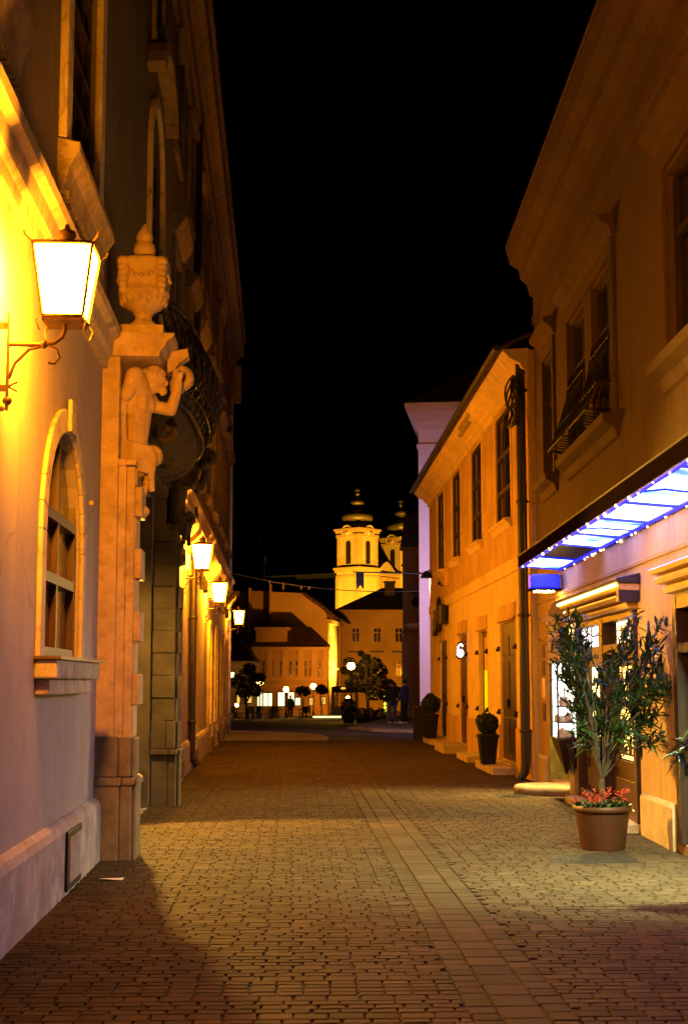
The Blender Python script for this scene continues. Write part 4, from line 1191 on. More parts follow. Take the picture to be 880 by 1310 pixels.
m.build('niche_lower_lining', M['green_wall'], SH.root)
m = MB(); m.box(.28, .30, 21.3, 23.6, 1.35, 3.05); m.build('niche_upper_lining', M['ochre'], SH.root)
rs = MB(); rs.lathe([(.02, -.03), (.62, -.03), (.62, .10), (.59, .13), (.02, .13)], n=40)
tag(rs.build('round_step', M['sandstone_base'], None, bevel=0, loc=(3.22, 22.1, 0)), 'low round stone step in front of the green niche', 'step')
# notices beside the niche
no = thing('wall_notice', 'column of small framed notices on the wall strip between drainpipe and niche', 'notice', (SH.p0[0], 24.05, 0))
for (z0, z1, mm) in ((1.05, 1.35, 'wood'), (1.42, 1.75, 'ochre_light'), (1.8, 2.05, 'wood'), (2.1, 2.3, 'wood')):
    m = MB(); m.box(-.03, -.001, -.13, .13, z0, z1); m.build('notice_board', M[mm], no, bevel=.006)

# ================================================================== pale lilac house beyond (A)
LI = thing('lilac_house', 'tall pale lilac house with a heavy cornice turning the corner behind the cream house', 'building', (0, 0, 0))
pA = at(537, 880, 48.0)
x0 = pA.x
zt = at(521, 518, 48.0).z
LI.location = (x0, 48.0, 0); LI.rotation_euler = (0, 0, R(-7))
m = MB(); m.box(0, 9, 0, 13, -.3, zt-.9); m.build('wall', M['lilac'], LI)
m = MB()
for (t, z0, z1) in ((.06, zt-1.5, zt-1.36), (.08, zt-.9, zt-.62), (.18, zt-.62, zt-.48), (.24, zt-.48, zt-.3), (.38, zt-.3, zt-.14), (.44, zt-.14, zt)):
    m.box(-t, 9+t, -t, 13+t, z0, z1)
m.build('cornice', M['lilac'], LI, bevel=.015)
m = MB(); m.box(.001, .42, -.06, .0, -.2, zt-1.5); m.box(.85, 1.5, -.04, .0, 1.0, zt-1.6); m.build('corner_pilaster', M['lilac'], LI, bevel=.01)
m = MB(); m.frustum((4.5, 6.5), 4.9, 6.9, .2, 2.5, zt, zt+3.5); m.build('roof', M['slate'], LI)
for y in (3.5, 7.0, 10.5):
    for z in (1.0, 5.0): m = MB(); m.box(-.03, .02, y-.5, y+.5, z, z+2.0); m.build('window', M['glass'], LI)
# floodlight on the far corner of the cream house
fl = thing('floodlight', 'small dark floodlight on a bracket at the far corner of the cream house', 'floodlight', at(546, 737, 43.4))
m = MB(); m.lathe([(.05, .16), (.10, .12), (.20, -.02), (.21, -.06)], n=16); m.build('housing', M['iron'], fl)
m = MB(); m.lathe([(.01, -.055), (.18, -.055), (.18, -.05)], n=16); m.build('lens', E['flood'], fl)
m = MB(); m.tube([(0, 0, .14), (.12, .1, .2), (.5, .3, .2)], .02, 6); m.build('bracket', M['iron'], fl)
# horizontal pole with swallow-tailed pennant
pn = thing('banner_pole', 'thin horizontal pole with a dark swallow tailed pennant reaching over the road', 'banner', at(541, 734, 47.6))
m = MB(); m.tube([(.1, 0, 0), (-2.35, 0, .06)], .022, 6); m.build('pole', M['iron'], pn)
m = MB(); m.prism([(-2.25, .05), (-1.98, .05), (-1.98, -.55), (-2.10, -.38), (-2.23, -.55)], -.008, .008, 'y'); m.build('pennant', M['blackcloth'], pn)

# ================================================================== dark corner house (D)
DH = thing('corner_house', 'dark brown corner house with rusticated edge and round canopy past the lilac house', 'building', (0, 0, 0))
yD = 66.0
xD = at(515, 800, yD).x; zD = at(515, 700, yD).z
DH.location = (xD, yD, 0); DH.rotation_euler = (0, 0, R(-8))
m = MB(); m.box(0, 12, 0, 14, -.8, zD); m.build('wall', M['far_brown'], DH)
m = MB()
for k in range(13): m.box(-.05, .6, -.05, .5, -.6+k*.34, -.6+k*.34+.30)
m.box(-.06, 12, -.06, 0, 3.9, 4.05); m.box(-.12, 12, -.12, 0, zD-.18, zD); m.box(-.06, 12, -.06, 0, zD-.9, zD-.8)
m.build('stone_trim', M['far_brown'], DH, bevel=.02)
zR = at(512, 655, yD).z
m = MB(); m.frustum((6, 7), 6.1, 7.1, 5.9, 6.6, zD, zR); m.build('mansard_roof', M['slate'], DH)
pC = at(541, 800, 62.5) - Vector((xD, yD, 0))
pC.rotate(Euler((0, 0, R(8)))); m = MB()
m.lathe([(.05, .18), (.98, .18), (1.0, .10), (.95, .0), (.6, -.12), (.05, -.14)], c=(pC.x+.15, -3.0, pC.z-.1), n=28); m.build('round_canopy', M['lilac'], DH)
m = MB(); m.box(pC.x-.25, pC.x+3, -3.0, -.06, -.4, pC.z-.2); m.build('canopy_bay', M['far_brown'], DH)
hl = thing('hanging_lantern', 'small unlit lantern hanging from a bracket on the dark corner house', 'lantern', at(531, 770, 65.6))
m = MB(); m.lathe([(.02, -.22), (.14, -.14), (.18, .0), (.12, .12), (.03, .2)], n=10); m.build('body', M['iron'], hl)
m = MB(); m.tube([(0, 0, .18), (0, 0, .42)], .02, 5); m.tube([(-.3, 0, .42), (.35, 0, .42), (.3, .35, .42)], .025, 5); m.build('bracket', M['iron'], hl)

# ================================================================== the far side of the square
def flat_window(F_, name, x0, x1, z0, z1, y, fm, gm, nx=2, row=.62, fw=.1):
    m = MB()
    m.box(x0, x0+fw, y-.06, y, z0, z1); m.box(x1-fw, x1, y-.06, y, z0, z1); m.box(x0+fw, x1-fw, y-.06, y, z1-fw, z1); m.box(x0+fw, x1-fw, y-.06, y, z0, z0+fw)
    for i in range(1, nx):
        x = x0 + (x1-x0)*i/nx; m.box(x-.05, x+.05, y-.055, y, z0+fw, z1-fw)
    if row:
        z = z0+(z1-z0)*row; m.box(x0+fw, x1-fw, y-.05, y, z-.04, z+.04)
    f = m.build(name, fm, F_)
    m = MB(); m.box(x0+fw*.5, x1-fw*.5, y-.03, y-.004, z0+fw*.5, z1-fw*.5); m.build('pane', gm, f)
    return f

# E: ochre house closing the view
EH = thing('ochre_house', 'ochre two storey house with dark hipped roof closing the view below the church', 'building', (0, 0, 0))
yE = 160.0
A_ = at(433, 780, yE); B_ = at(580, 780, yE)
m = MB(); m.box(A_.x, B_.x, yE, yE+12, -1.8, A_.z); m.build('wall', M['far_ochre'], EH)
m = MB(); m.box(A_.x-.3, B_.x, yE-.35, yE, A_.z-.35, A_.z-.02); m.box(A_.x, B_.x, yE-.12, yE, A_.z-.7, A_.z-.35); m.box(A_.x, B_.x, yE-.15, yE, at(0, 838, yE).z, at(0, 836, yE).z); m.build('cornice', M['far_ochre'], EH)
zr = at(487, 752, yE+5).z; xl = at(489, 752, yE+5).x
m = MB(); m.add([(A_.x-.4, yE-.5, A_.z), (B_.x, yE-.5, A_.z), (B_.x, yE+12.4, A_.z), (A_.x-.4, yE+12.4, A_.z), (xl, yE+5, zr), (B_.x, yE+5, zr)], [(0,1,5,4), (1,2,5), (2,3,4,5), (3,0,4), (0,3,2,1)]); m.build('roof', M['slate'], EH)
m = MB(); c0 = at(492, 760, yE+3); c1 = at(505, 745, yE+3); m.box(c0.x, c1.x, yE+3, yE+4.2, c0.z-.5, c1.z); m.box(c0.x-.12, c1.x+.12, yE+2.9, yE+4.3, c1.z, c1.z+.15); m.build('chimney', M['slate'], EH)
for px in (455, 482.5, 510, 537):
    for (t, b) in ((803, 822), (846, 866)):
        p0, p1 = at(px-5.2, b, yE), at(px+5.2, t, yE)
        flat_window(EH, 'window', p0.x, p1.x, p0.z, p1.z, yE-.01, M['far_ochre'], M['glass'], 2, .66, .10)
    p0 = at(px-8, 823.5, yE); p1 = at(px+8, 822.3, yE)
    m = MB(); m.box(p0.x, p1.x, yE-.25, yE-.001, p0.z-.06, p1.z); m.build('window_sill', M['far_ochre'], EH)
    p0 = at(px-9, 834.5, yE); p1 = at(px+8, 833.5, yE)
    m = MB(); m.box(p0.x, p1.x, yE-.3, yE-.001, p0.z, p1.z+.05); m.build('ledge', M['slate'], EH)

# church with two towers
CHR = thing('church', 'floodlit yellow baroque church with two bell towers above the roofs', 'church', (0, 0, 0))
def tower(px, Y, k, ang):
    """px: its axis in the photograph; k scale"""
    P = at(px, 872, Y); cx = P.x
    T = Matrix.Translation((cx, Y, 0)) @ Matrix.Rotation(ang, 4, 'Z')
    zz = lambda py: at(0, py, Y).z
    return T, zz
def build_tower(px, Y, k, off):
    ang = R(-42)
    T, zz0 = tower(px, Y, k, ang)
    zz = lambda py: zz0(872 - (872-py)*k)
    u = 250/F_PX*(Y/250)          # metres per photo pixel there
    h = 19.0*u*k                   # half side of the body
    b = MB()
    b.box(-h, h, -h, h, -3, zz(728), T); b.box(-h*.93, h*.93, -h*.93, h*.93, zz(728), zz(684), T)
    bo = b.build('tower_body', M['church'], CHR)
    tr = MB()
    for z0, z1, e in ((zz(733), zz(729.5), 1.10), (zz(729.5), zz(727), 1.17), (zz(740), zz(737), 1.04), (zz(688), zz(685), 1.03), (zz(683), zz(680), 1.06), (zz(680), zz(677.5), 1.14), (zz(727), zz(724.5), 1.0)):
        tr.box(-h*e, h*e, -h*e, h*e, z0, z1, T)
    for sx in (-1, 1):
        for sy in (-1, 1):
            for zlo, zhi, q in ((zz(724), zz(688), .94), (-2, zz(740), 1.01)):
                cx_, cy_ = sx*h*(q-.10), sy*h*(q-.10)
                tr.box(cx_-h*.14, cx_+h*.14, cy_-h*.14, cy_+h*.14, zlo, zhi, T)
    tr.build('pilaster', M['church_trim'], bo)
    for q in range(4):
        Tq = T @ Matrix.Rotation(q*PI/2, 4, 'Z')
        # arched pediment with clock and arched louvred opening on each side
        m = MB(); n = 14; zc = zz(682); ra = h*.42
        poly = [(-ra*1.25, zz(685))] + [(-ra*math.cos(PI*i/n), zc + ra*.95*math.sin(PI*i/n)) for i in range(n+1)] + [(ra*1.25, zz(685))]
        m.prism(poly, -h*1.06, -h*.9, 'y', Tq)
        m.tube([(-ra*1.08*math.cos(PI*i/n), -h*1.08, zc + ra*1.05*math.sin(PI*i/n)) for i in range(n+1)], h*.055, 6, Tq)
        m.build('pediment', M['church'], bo)
        if q in (0, 1, 3):
            m = MB(); m.lathe([(.01, 0), (h*.27, 0), (h*.27, .10), (.01, .10)], n=24, M=Tq @ Matrix.Translation((0, -h*1.07, zc+.1)) @ Matrix.Rotation(R(90), 4, 'X')); 
            cf = m.build('clock_face', M['church_trim'], bo)
            m = MB(); m.box(-.06, .06, -h*1.07-.16, -h*1.07-.12, zc+.1, zc+.1+h*.2, Tq); m.box(0, h*.14, -h*1.07-.16, -h*1.07-.12, zc+.04, zc+.16, Tq); m.build('clock_hand', M['iron'], cf)
        m = MB(); wv = h*.22; z0, z1 = zz(722.5), zz(697)
        poly = [(-wv, z0)] + [(-wv*math.cos(PI*i/n), z1 + wv*math.sin(PI*i/n)) for i in range(n+1)] + [(wv, z0)]
        m.prism(poly, -h*.935, -h*.90, 'y', Tq)
        op = m.build('bell_opening', M['dark_wood'], bo)
        m = MB()
        for i in range(9):
            z = z0 + (z1-z0+wv*.6)*(i+.5)/9; m.box(-wv*.9, wv*.9, -h*.955, -h*.935, z, z+.10, Tq)
        m.build('louvre', M['shutter'], op)
    d = MB()
    zb = zz(677); s_ = u*k
    d.lathe([(h*1.02, 0), (h*.92, 3*s_), (h*.74, 6*s_), (h*.66, 9*s_)], c=(cx_of(T).x, cx_of(T).y, zb), n=8, smooth=False)
    dm = d.build('dome', M['slate'], bo)
    d = MB(); c_ = (cx_of(T).x, cx_of(T).y, zb)
    d.lathe([(h*.66, 9*s_), (h*.98, 11*s_), (h*1.06, 14*s_), (h*1.02, 17*s_), (h*.84, 20.5*s_), (h*.55, 23*s_), (h*.40, 24.5*s_)], c=c_, n=20)
    d.build('bulb', M['copper'], dm)
    d = MB(); d.lathe([(h*.36, 24*s_), (h*.34, 31*s_)], c=c_, n=10); d.lathe([(h*.34, 31*s_), (h*.44, 32.5*s_), (h*.46, 34*s_), (h*.38, 36.5*s_), (h*.15, 39*s_), (h*.05, 43*s_)], c=c_, n=14)
    d.ball((c_[0], c_[1], zb+45.5*s_), 2.6*s_, 10, 8); d.box(c_[0]-.10, c_[0]+.10, c_[1]-.1, c_[1]+.1, zb+47*s_, zb+52*s_); d.box(c_[0]-.45, c_[0]+.45, c_[1]-.1, c_[1]+.1, zb+49.2*s_, zb+50.4*s_)
    d.build('spire', M['copper'], dm)
    return T, zz, h
def cx_of(T): return T.to_translation()
YT1, YT2 = 250.0, 262.0
T1, zz1, h1 = build_tower(457.5, YT1, 1.0, 0)
T2, zz2, h2 = build_tower(513.5, YT2, .94, 0)
c1, c2 = cx_of(T1), cx_of(T2)
d = (c2-c1); L_ = d.length; ang = math.atan2(d.y, d.x)
TN = Matrix.Translation(c1) @ Matrix.Rotation(ang, 4, 'Z')
m = MB(); m.box(h1*.5, L_, -h1*.55, h1*.8, -3, zz1(732), TN); m.build('nave_front', M['church'], CHR)
m = MB()
for z0, z1, e in ((zz1(733), zz1(730), .5), (zz1(738), zz1(736), .25)): m.box(h1, L_-h1, -h1*.55-e, -h1*.55, z0, z1, TN)
for x in (L_*.36, L_*.5, L_*.64): m.box(x-.35, x+.35, -h1*.55-.3, -h1*.55, -2, zz1(738), TN)
m.build('front_trim', M['church_trim'], CHR)
n = 14; zg = zz1(730); gw = L_*.27
poly = [(L_/2-gw, zg)] + [(L_/2 - gw*(1-i/n) + .0, zg + (zz1(716)-zg)*(1-math.cos(PI*i/n))/2) for i in range(1, n)] + [(L_/2, zz1(715))] + [(L_/2 + gw*(i/n), zg + (zz1(716)-zg)*(1+math.cos(PI*i/n))/2) for i in range(1, n)] + [(L_/2+gw, zg)]
m = MB(); m.prism(poly, -h1*.55-.1, -h1*.55+.9, 'y', TN); m.build('gable', M['church'], CHR)
m = MB(); m.prism([(L_*.15, zg), (L_*.85, zg), (L_*.5, zz1(712))], -h1*.5+1, 22, 'y', TN); m.build('nave_roof', M['slate'], CHR)

# F: gabled house with blank side wall and narrow lit front
GH = thing('gabled_house', 'tall house with blank orange side wall, sloping roof and brightly lit narrow front', 'building', (0, 0, 0))
yF = 146.0
pts = [at(x, y, yF) for x, y in ((346, 920), (418, 920), (418, 786), (408, 772), (390, 759), (346, 757))]
w2 = at(435, 800, yF+10)
m = MB(); n = len(pts)
back = [Vector((p.x + (w2.x-pts[1].x), yF+10, p.z)) for p in pts]
vs = pts + back
fs = [tuple(range(n)), tuple(range(2*n-1, n-1, -1))] + [(i, i+n, (i+1) % n + n, (i+1) % n) for i in range(n)]
m.add(vs, fs); m.build('wall', M['far_ochre'], GH)
m = MB()
prof = [at(x, y, yF-.35) for x, y in ((388, 757), (397, 764), (409, 771), (421, 781), (432, 790), (432, 793.5), (420, 786), (408, 776), (396, 768), (388, 762))]
back = [Vector((p.x + (w2.x-pts[1].x)*1.05, yF+10.4, p.z)) for p in prof]
n = len(prof); m.add(prof+back, [tuple(range(n)), tuple(range(2*n-1, n-1, -1))] + [(i, i+n, (i+1) % n + n, (i+1) % n) for i in range(n)])
m.build('roof', M['roof'], GH)
m = MB()                                                   # windows of the lit front, and its cap moulding
a_, b_ = Vector((pts[1].x, yF, 0)), Vector((w2.x, yF+10, 0))
dv = (b_-a_); Lf = dv.length; TF = Matrix.Translation(a_) @ Matrix.Rotation(math.atan2(dv.y, dv.x), 4, 'Z')
zF = pts[2].z
m.box(-.15, Lf, -.35, 0, zF-.9, zF-.5, TF); m.box(-.15, Lf, -.2, 0, zF-5.6, zF-5.4, TF); m.box(-.1, .7, -.14, 0, -2, zF-.9, TF); m.box(Lf-.8, Lf, -.14, 0, -2, zF-.9, TF)
m.build('front_trim', M['church'], GH)
for (z0, z1) in ((zF-4.6, zF-2.2), (zF-8.6, zF-6.4)):
    m = MB(); m.box(Lf*.45, Lf*.6, -.04, .0, z0, z1, TF); m.box(Lf*.2, Lf*.3, -.04, 0, z0, z1, TF); m.build('window', M['far_brown'], GH)
m = MB()
p0, p1 = at(318, 808, yF-1), at(321, 752, yF-1); m.box(p0.x, p1.x, yF-1, yF+2, p0.z, p1.z)
p0, p1 = at(344.5, 812, yF-.6), at(347, 747, yF-.6); m.box(p0.x, p1.x, yF-.6, yF+2, p0.z, p1.z)
p0, p1 = at(361.5, 753, yF+1), at(363.5, 745, yF+1); m.box(p0.x, p1.x, yF+1, yF+2, p0.z-1, p1.z)
m.build('flue', M['far_ochre'], GH)
m = MB(); p0, p1 = at(296, 905, yF+1), at(346, 756, yF+1); m.box(p0.x, p1.x, yF+1, yF+12, -1.8, p1.z); m.build('dark_back_wall', M['far_brown'], GH)
# big hipped roof behind
BR = thing('hipped_house', 'dark hip roofed house rising behind the blank orange wall', 'building', (0, 0, 0))
yH = 172.0
q = [at(x, y, yH) for x, y in ((300, 757), (400, 762), (375, 733), (338, 735))]
m = MB(); m.add([q[0], q[1], q[1]+Vector((0, 14, 0)), q[0]+Vector((0, 14, 0)), q[3]+Vector((0, 6, 0)), q[2]+Vector((0, 6, 0))], [(0,1,5,4), (1,2,5), (2,3,4,5), (3,0,4), (0,3,2,1)]); m.build('roof', M['roof'], BR)
m = MB(); m.box(q[0].x+.5, q[1].x-.5, yH+.5, yH+13.5, -1.8, q[0].z); m.build('wall', M['far_brown'], BR)
# onion spire
OS = thing('onion_spire', 'slim dark spire with onion dome and tall finial far behind the roofs', 'spire', (0, 0, 0))
yS = 230.0
p = at(333, 740, yS); u = yS/F_PX
m = MB(); m.lathe([(6.5*u, -60*u), (6.5*u, 20*u)], c=p, n=8, smooth=False); m.lathe([(6.5*u, 19*u), (8*u, 20*u), (8*u, 21.5*u), (5*u, 22.5*u)], c=p, n=8, smooth=False); m.build('drum', M['far_brown'], OS)
m = MB(); m.lathe([(4.5*u, 22*u), (7.5*u, 25.5*u), (7.6*u, 28*u), (5*u, 32*u), (2.2*u, 35*u), (1.2*u, 40*u), (.9*u, 44*u)], c=p, n=14); m.lathe([(.8*u, 43*u), (1.6*u, 46*u), (.7*u, 49*u), (.6*u, 56*u)], c=p, n=8); m.build('onion_dome', M['copper'], OS)

# G: low row of shops
GS = thing('shop_row', 'low brown shop row with attic wall and bright shop windows across the square', 'building', (0, 0, 0))
yG = 136.0
W_ = lambda px, py, dy=0: at(px, py, yG+dy)
m = MB(); a_, b_ = W_(325, 828), W_(419, 831)
m.box(a_.x, b_.x, yG, yG+9, -1.7, a_.z); m.build('wall', M['far_brown'], GS)
m = MB(); m.box(a_.x-.2, b_.x+.2, yG-.4, yG, a_.z-.3, a_.z+.02); m.box(a_.x, b_.x, yG-.15, yG, W_(0, 870).z, W_(0, 867).z); m.box(a_.x, b_.x, yG-.25, yG, W_(0, 879).z, W_(0, 876).z)
for px in (328, 345, 365, 385, 402, 417): q = W_(px, 850); m.box(q.x-.3, q.x+.3, yG-.12, yG, W_(0, 867).z, a_.z-.3)
m.build('cornice', M['far_row'], GS)
m = MB(); t0, t1 = W_(327, 824), W_(367, 806); m.box(t0.x, t1.x, yG+.6, yG+2, a_.z, t1.z); m.box(t0.x-.15, t1.x+.3, yG+.45, yG+2.1, t1.z, t1.z+.3); m.build('attic_wall', M['far_brown'], GS)
m = MB(); r0, r1, r2, r3 = W_(360, 826), W_(422, 829), W_(398, 802, 4), W_(330, 800, 4)
m.add([(a_.x-.3, yG-.45, a_.z+.02), r1+Vector((.0, -.45, .3)), (r1.x, yG+9, r1.z+.3), (a_.x-.3, yG+9, a_.z), r3, r2], [(0,1,5,4), (1,2,5), (2,3,4,5), (3,0,4), (0,3,2,1)]); m.build('roof', M['roof'], GS)
m = MB(); t0, t1 = W_(354, 806, 3), W_(363, 800, 3); m.box(t0.x, t1.x, yG+3, yG+4, t0.z-2, t1.z); m.build('chimney', M['slate'], GS)
for px in (337.5, 343.5, 349, 360, 372, 380, 391, 397.5, 409, 414):
    p0, p1 = W_(px-2.1, 866), W_(px+2.1, 842)
    flat_window(GS, 'window', p0.x, p1.x, p0.z, p1.z-.2, yG-.01, M['far_row'], M['glass'], 1, .6, .06)
for (x0, x1, y0, y1, e) in ((328, 335, 886, 903, 'far_shop'), (337, 342, 887, 903, 'far_shop'), (343.2, 348, 887, 903, 'far_shop'), (356, 364, 886, 903, 'far_shop'), (369, 376, 886, 902, 'far_shop'), (378, 384, 893, 902, 'far_shop'), (396, 400, 893, 902, 'far_shop_dim'), (411, 416, 892, 901, 'far_shop_dim')):
    p0, p1 = W_(x0, y1), W_(x1, y0)
    m = MB(); m.box(p0.x-.1, p1.x+.1, yG-.09, yG-.002, p0.z-.1, p1.z+.12); f = m.build('shop_window', M['dark_wood'], GS)
    m = MB(); xm = (p0.x+p1.x)/2; m.box(p0.x, xm-.03, yG-.12, yG-.091, p0.z, p1.z); m.box(xm+.03, p1.x, yG-.12, yG-.091, p0.z, p1.z); m.build('lit_pane', E[e], f)
# left low house half hidden by the palace
LH = thing('low_house', 'low dark roofed house half hidden behind the end of the palace', 'building', (0, 0, 0))
yL = 126.0
a_, b_ = at(270, 846, yL), at(323, 846, yL)
m = MB(); m.box(a_.x, b_.x, yL, yL+8, -1.7, a_.z); m.build('wall', M['far_ochre'], LH)
m = MB(); m.box(a_.x, b_.x+.2, yL-.35, yL, a_.z-.25, a_.z); m.build('cornice', M['far_ochre'], LH)
r = at(300, 814, yL+4)
m = MB(); m.add([(a_.x, yL-.4, a_.z), (b_.x+.3, yL-.4, a_.z), (b_.x+.3, yL+8, a_.z), (a_.x, yL+8, a_.z), (a_.x, yL+4, r.z), (b_.x-1.5, yL+4, r.z)], [(0,1,5,4), (1,2,5), (2,3,4,5), (3,0,4), (0,3,2,1)]); m.build('roof', M['roof'], LH)
for (x0, x1, y0, y1, e) in ((303.5, 307, 889, 899, 'far_shop_dim'), (314, 322, 889, 899, 'far_shop_dim'), (294.5, 300, 860, 869, 'far_shop')):
    p0, p1 = at(x0, y1, yL), at(x1, y0, yL)
    m = MB(); m.box(p0.x-.08, p1.x+.08, yL-.08, yL-.002, p0.z-.08, p1.z+.1); f = m.build('shop_window', M['dark_wood'], LH)
    m = MB(); m.box(p0.x, p1.x, yL-.12, yL-.081, p0.z, p1.z); m.build('lit_pane', E[e], f)

# ------------------------------------------------------------------ vegetation
def leaf_cloud(m, rnd, centre, rad, n, size, sc=(1, 1, 1), shell=.55, ratio=.5):
    for i in range(n):
        while True:
            d = Vector((rnd.uniform(-1, 1), rnd.uniform(-1, 1), rnd.uniform(-1, 1)))
            if .05 < d.length <= 1: break
        d = d.normalized()*(shell + (1-shell)*d.length)*rnd.uniform(.85, 1.05)
        p = Vector(centre) + Vector((d.x*rad*sc[0], d.y*rad*sc[1], d.z*rad*sc[2]))
        a = Vector((rnd.gauss(0, 1), rnd.gauss(0, 1), rnd.gauss(0, .6))).normalized(); b = a.orthogonal().normalized()
        b = (b + a.cross(b)*rnd.uniform(-1, 1)).normalized()
        s_ = size*rnd.uniform(.6, 1.3)
        m.add([p-a*s_, p+b*s_*ratio, p+a*s_, p-b*s_*ratio], [(0, 1, 2, 3)])

def tree(name, label, cat, base, h, clumps, n, size, mat, trunk_r, group=None, seed=1):
    o = thing(name, label, cat, base, 0, group)
    rnd = random.Random(seed)
    t = MB()
    t.tube([(0, 0, -.1), (.02*h*.2, 0, h*.25), (-.01*h, .02, h*.5), (0, 0, h*.72)], trunk_r, 8, r1=trunk_r*.5)
    for (cx, cy, cz, r_) in clumps:
        t.tube([(0, 0, h*.38), (cx*.5, cy*.5, (h*.4+cz)/2+.1), (cx, cy, cz)], trunk_r*.5, 6, r1=trunk_r*.12)
    t.build('trunk', M['bark'], o)
    c = MB()
    for (cx, cy, cz, r_) in clumps: leaf_cloud(c, rnd, (cx, cy, cz), r_, n, size, (1, 1, .85))
    c.build('crown', M[mat], o)
    return o
def gz(px, Y): 
    p = at(px, 800, Y); return Vector((p.x, Y, ground_z(Y)))
rnd = random.Random(21)
b = gz(470, 92); s_ = 92/F_PX
cl = []
for (px, py, r_) in ((447, 848, 8), (455, 862, 10), (442, 858, 6), (466, 852, 10), (478, 850, 11), (487, 858, 10), (470, 868, 12), (486, 872, 11), (497, 876, 9), (505, 884, 7), (478, 886, 12), (460, 878, 9), (494, 890, 9), (468, 842, 5), (462, 836, 3), (447, 873, 6)):
    p = at(px, py, 92); cl.append((p.x-b.x, rnd.uniform(-1.0, 1.0), p.z-b.z, r_*s_))
tree('leafy_tree', 'broad leafy tree before the ochre house with a street lamp in its crown', 'tree', b, 4.2, cl, 260, .13, 'leaf_tree', .13, None, 4)
b = gz(316, 104); s_ = 104/F_PX; cl = []
for (px, py, r_) in ((316, 868, 15), (306, 872, 11), (327, 870, 11), (318, 856, 9), (312, 884, 11), (326, 884, 9), (334, 866, 6)):
    p = at(px, py, 104); cl.append((p.x-b.x, rnd.uniform(-.8, .8), p.z-b.z, r_*s_))
tree('round_tree', 'dark round crowned tree beside the end of the palace', 'tree', b, 3.0, cl, 380, .12, 'leaf_dark', .1, None, 5)
for k, (px, py, r_, lab) in enumerate(((388, 884, 9, 'small ball trimmed tree in front of the shop row, left of its twin'), (411.5, 882, 8, 'small ball trimmed tree before the lit narrow house front'))):
    b = gz(px, 118); p = at(px, py, 118); q = r_*118/F_PX
    tree('ball_tree', lab, 'tree', b, p.z-b.z, [(0, 0, p.z-b.z, q), (q*.5, 0, p.z-b.z-.1, q*.6), (-q*.5, .1, p.z-b.z+.05, q*.6)], 420, .09, 'leaf_dark', .06, 'ball trees on the square', 8+k)
# shrub tub on the square
tb = thing('shrub_tub', 'dark tub with a clipped shrub on the square beside the leafy tree', 'planter', gz(446, 72))
m = MB(); m.frustum((0, 0), .26, .26, .34, .34, 0, .5); m.build('tub', M['pot_black'], tb, bevel=.02)
m = MB(); leaf_cloud(m, random.Random(2), (0, 0, .85), .42, 700, .07); m.build('foliage', M['leaf_dark'], tb)
hd = thing('hedge_box', 'long dark hedge box under the leafy tree', 'planter', gz(474, 74))
m = MB(); m.box(-.75, .75, -.2, .2, 0, .3); m.build('trough', M['pot_black'], hd, bevel=.02)
m = MB()
for x in (-.5, 0, .5): leaf_cloud(m, random.Random(int(x*10)+20), (x, 0, .45), .33, 260, .07)
m.build('foliage', M['leaf_dark'], hd)

# tapered planters at the cream house
def planter(label, loc, w0, w1, h, ball_r, seed):
    o = thing('tapered_planter', label, 'planter', loc, R(4), 'tall planters by the cream house')
    m = MB(); m.frustum((0, 0), w0, w0, w1, w1, 0, h); m.box(-w1-.012, w1+.012, -w1-.012, w1+.012, h-.05, h); m.build('pot', M['pot_black'], o, bevel=.012)
    m = MB(); m.box(-w1+.02, w1-.02, -w1+.02, w1-.02, h, h+.015); m.build('soil', M['soil'], o)
    m = MB(); rn = random.Random(seed)
    leaf_cloud(m, rn, (0, 0, h+ball_r*.9), ball_r*.90, 2400, .028, shell=.75)
    for q in range(14):
        d_ = Vector((rn.gauss(0, 1), rn.gauss(0, 1), rn.gauss(.2, 1))).normalized()*ball_r*.85; leaf_cloud(m, rn, (d_.x, d_.y, h+ball_r*.9+d_.z), ball_r*.26, 70, .026); m.ball((0, 0, h+ball_r*.9), ball_r*.75, 14, 10)
    m.build('foliage', M['leaf_dark'], o)
planter('tall black planter with clipped ball shrub by the nearest door of the cream house', (at(624, 978, 27.6).x, 27.6, .13), .125, .185, .56, .225, 3)
planter('tall black planter with bushy shrub by the farthest door of the cream house', (at(551, 952, 40.0).x, 40.0, .13), .14, .2, .66, .30, 4)
# A-board behind it
ab = thing('pavement_sign', 'dark folding pavement board standing behind the farther tapered planter', 'sign', (at(540, 940, 42.3).x, 42.3, 0))
m = MB()
for sg in (-1, 1): m.add([Vector(v) for v in ((-.26, sg*.24, 0), (.26, sg*.24, 0), (.26, sg*.03, .95), (-.26, sg*.03, .95), (-.26, sg*.21, 0), (.26, sg*.21, 0), (.26, sg*.0, .95), (-.26, sg*.0, .95))], [(0,1,2,3), (7,6,5,4), (0,4,5,1), (1,5,6,2), (2,6,7,3), (3,7,4,0)])
m.build('board', M['pot_black'], ab)
m = MB(); m.tube([(-.26, -.1, .4), (-.26, .1, .4)], .01, 5); m.tube([(.26, -.1, .4), (.26, .1, .4)], .01, 5); m.build('brace', M['iron'], ab)
# pale bollard
bl = MB(); bl.lathe([(.16, 0), (.17, .05), (.15, .1), (.16, .5), (.15, .62), (.08, .68), (.02, .69)], n=16)
tag(bl.build('stone_bollard', M['ochre_light'], None, loc=(at(533, 918, 56).x, 56, .05)), 'pale rounded stone bollard beside the couple', 'bollard')

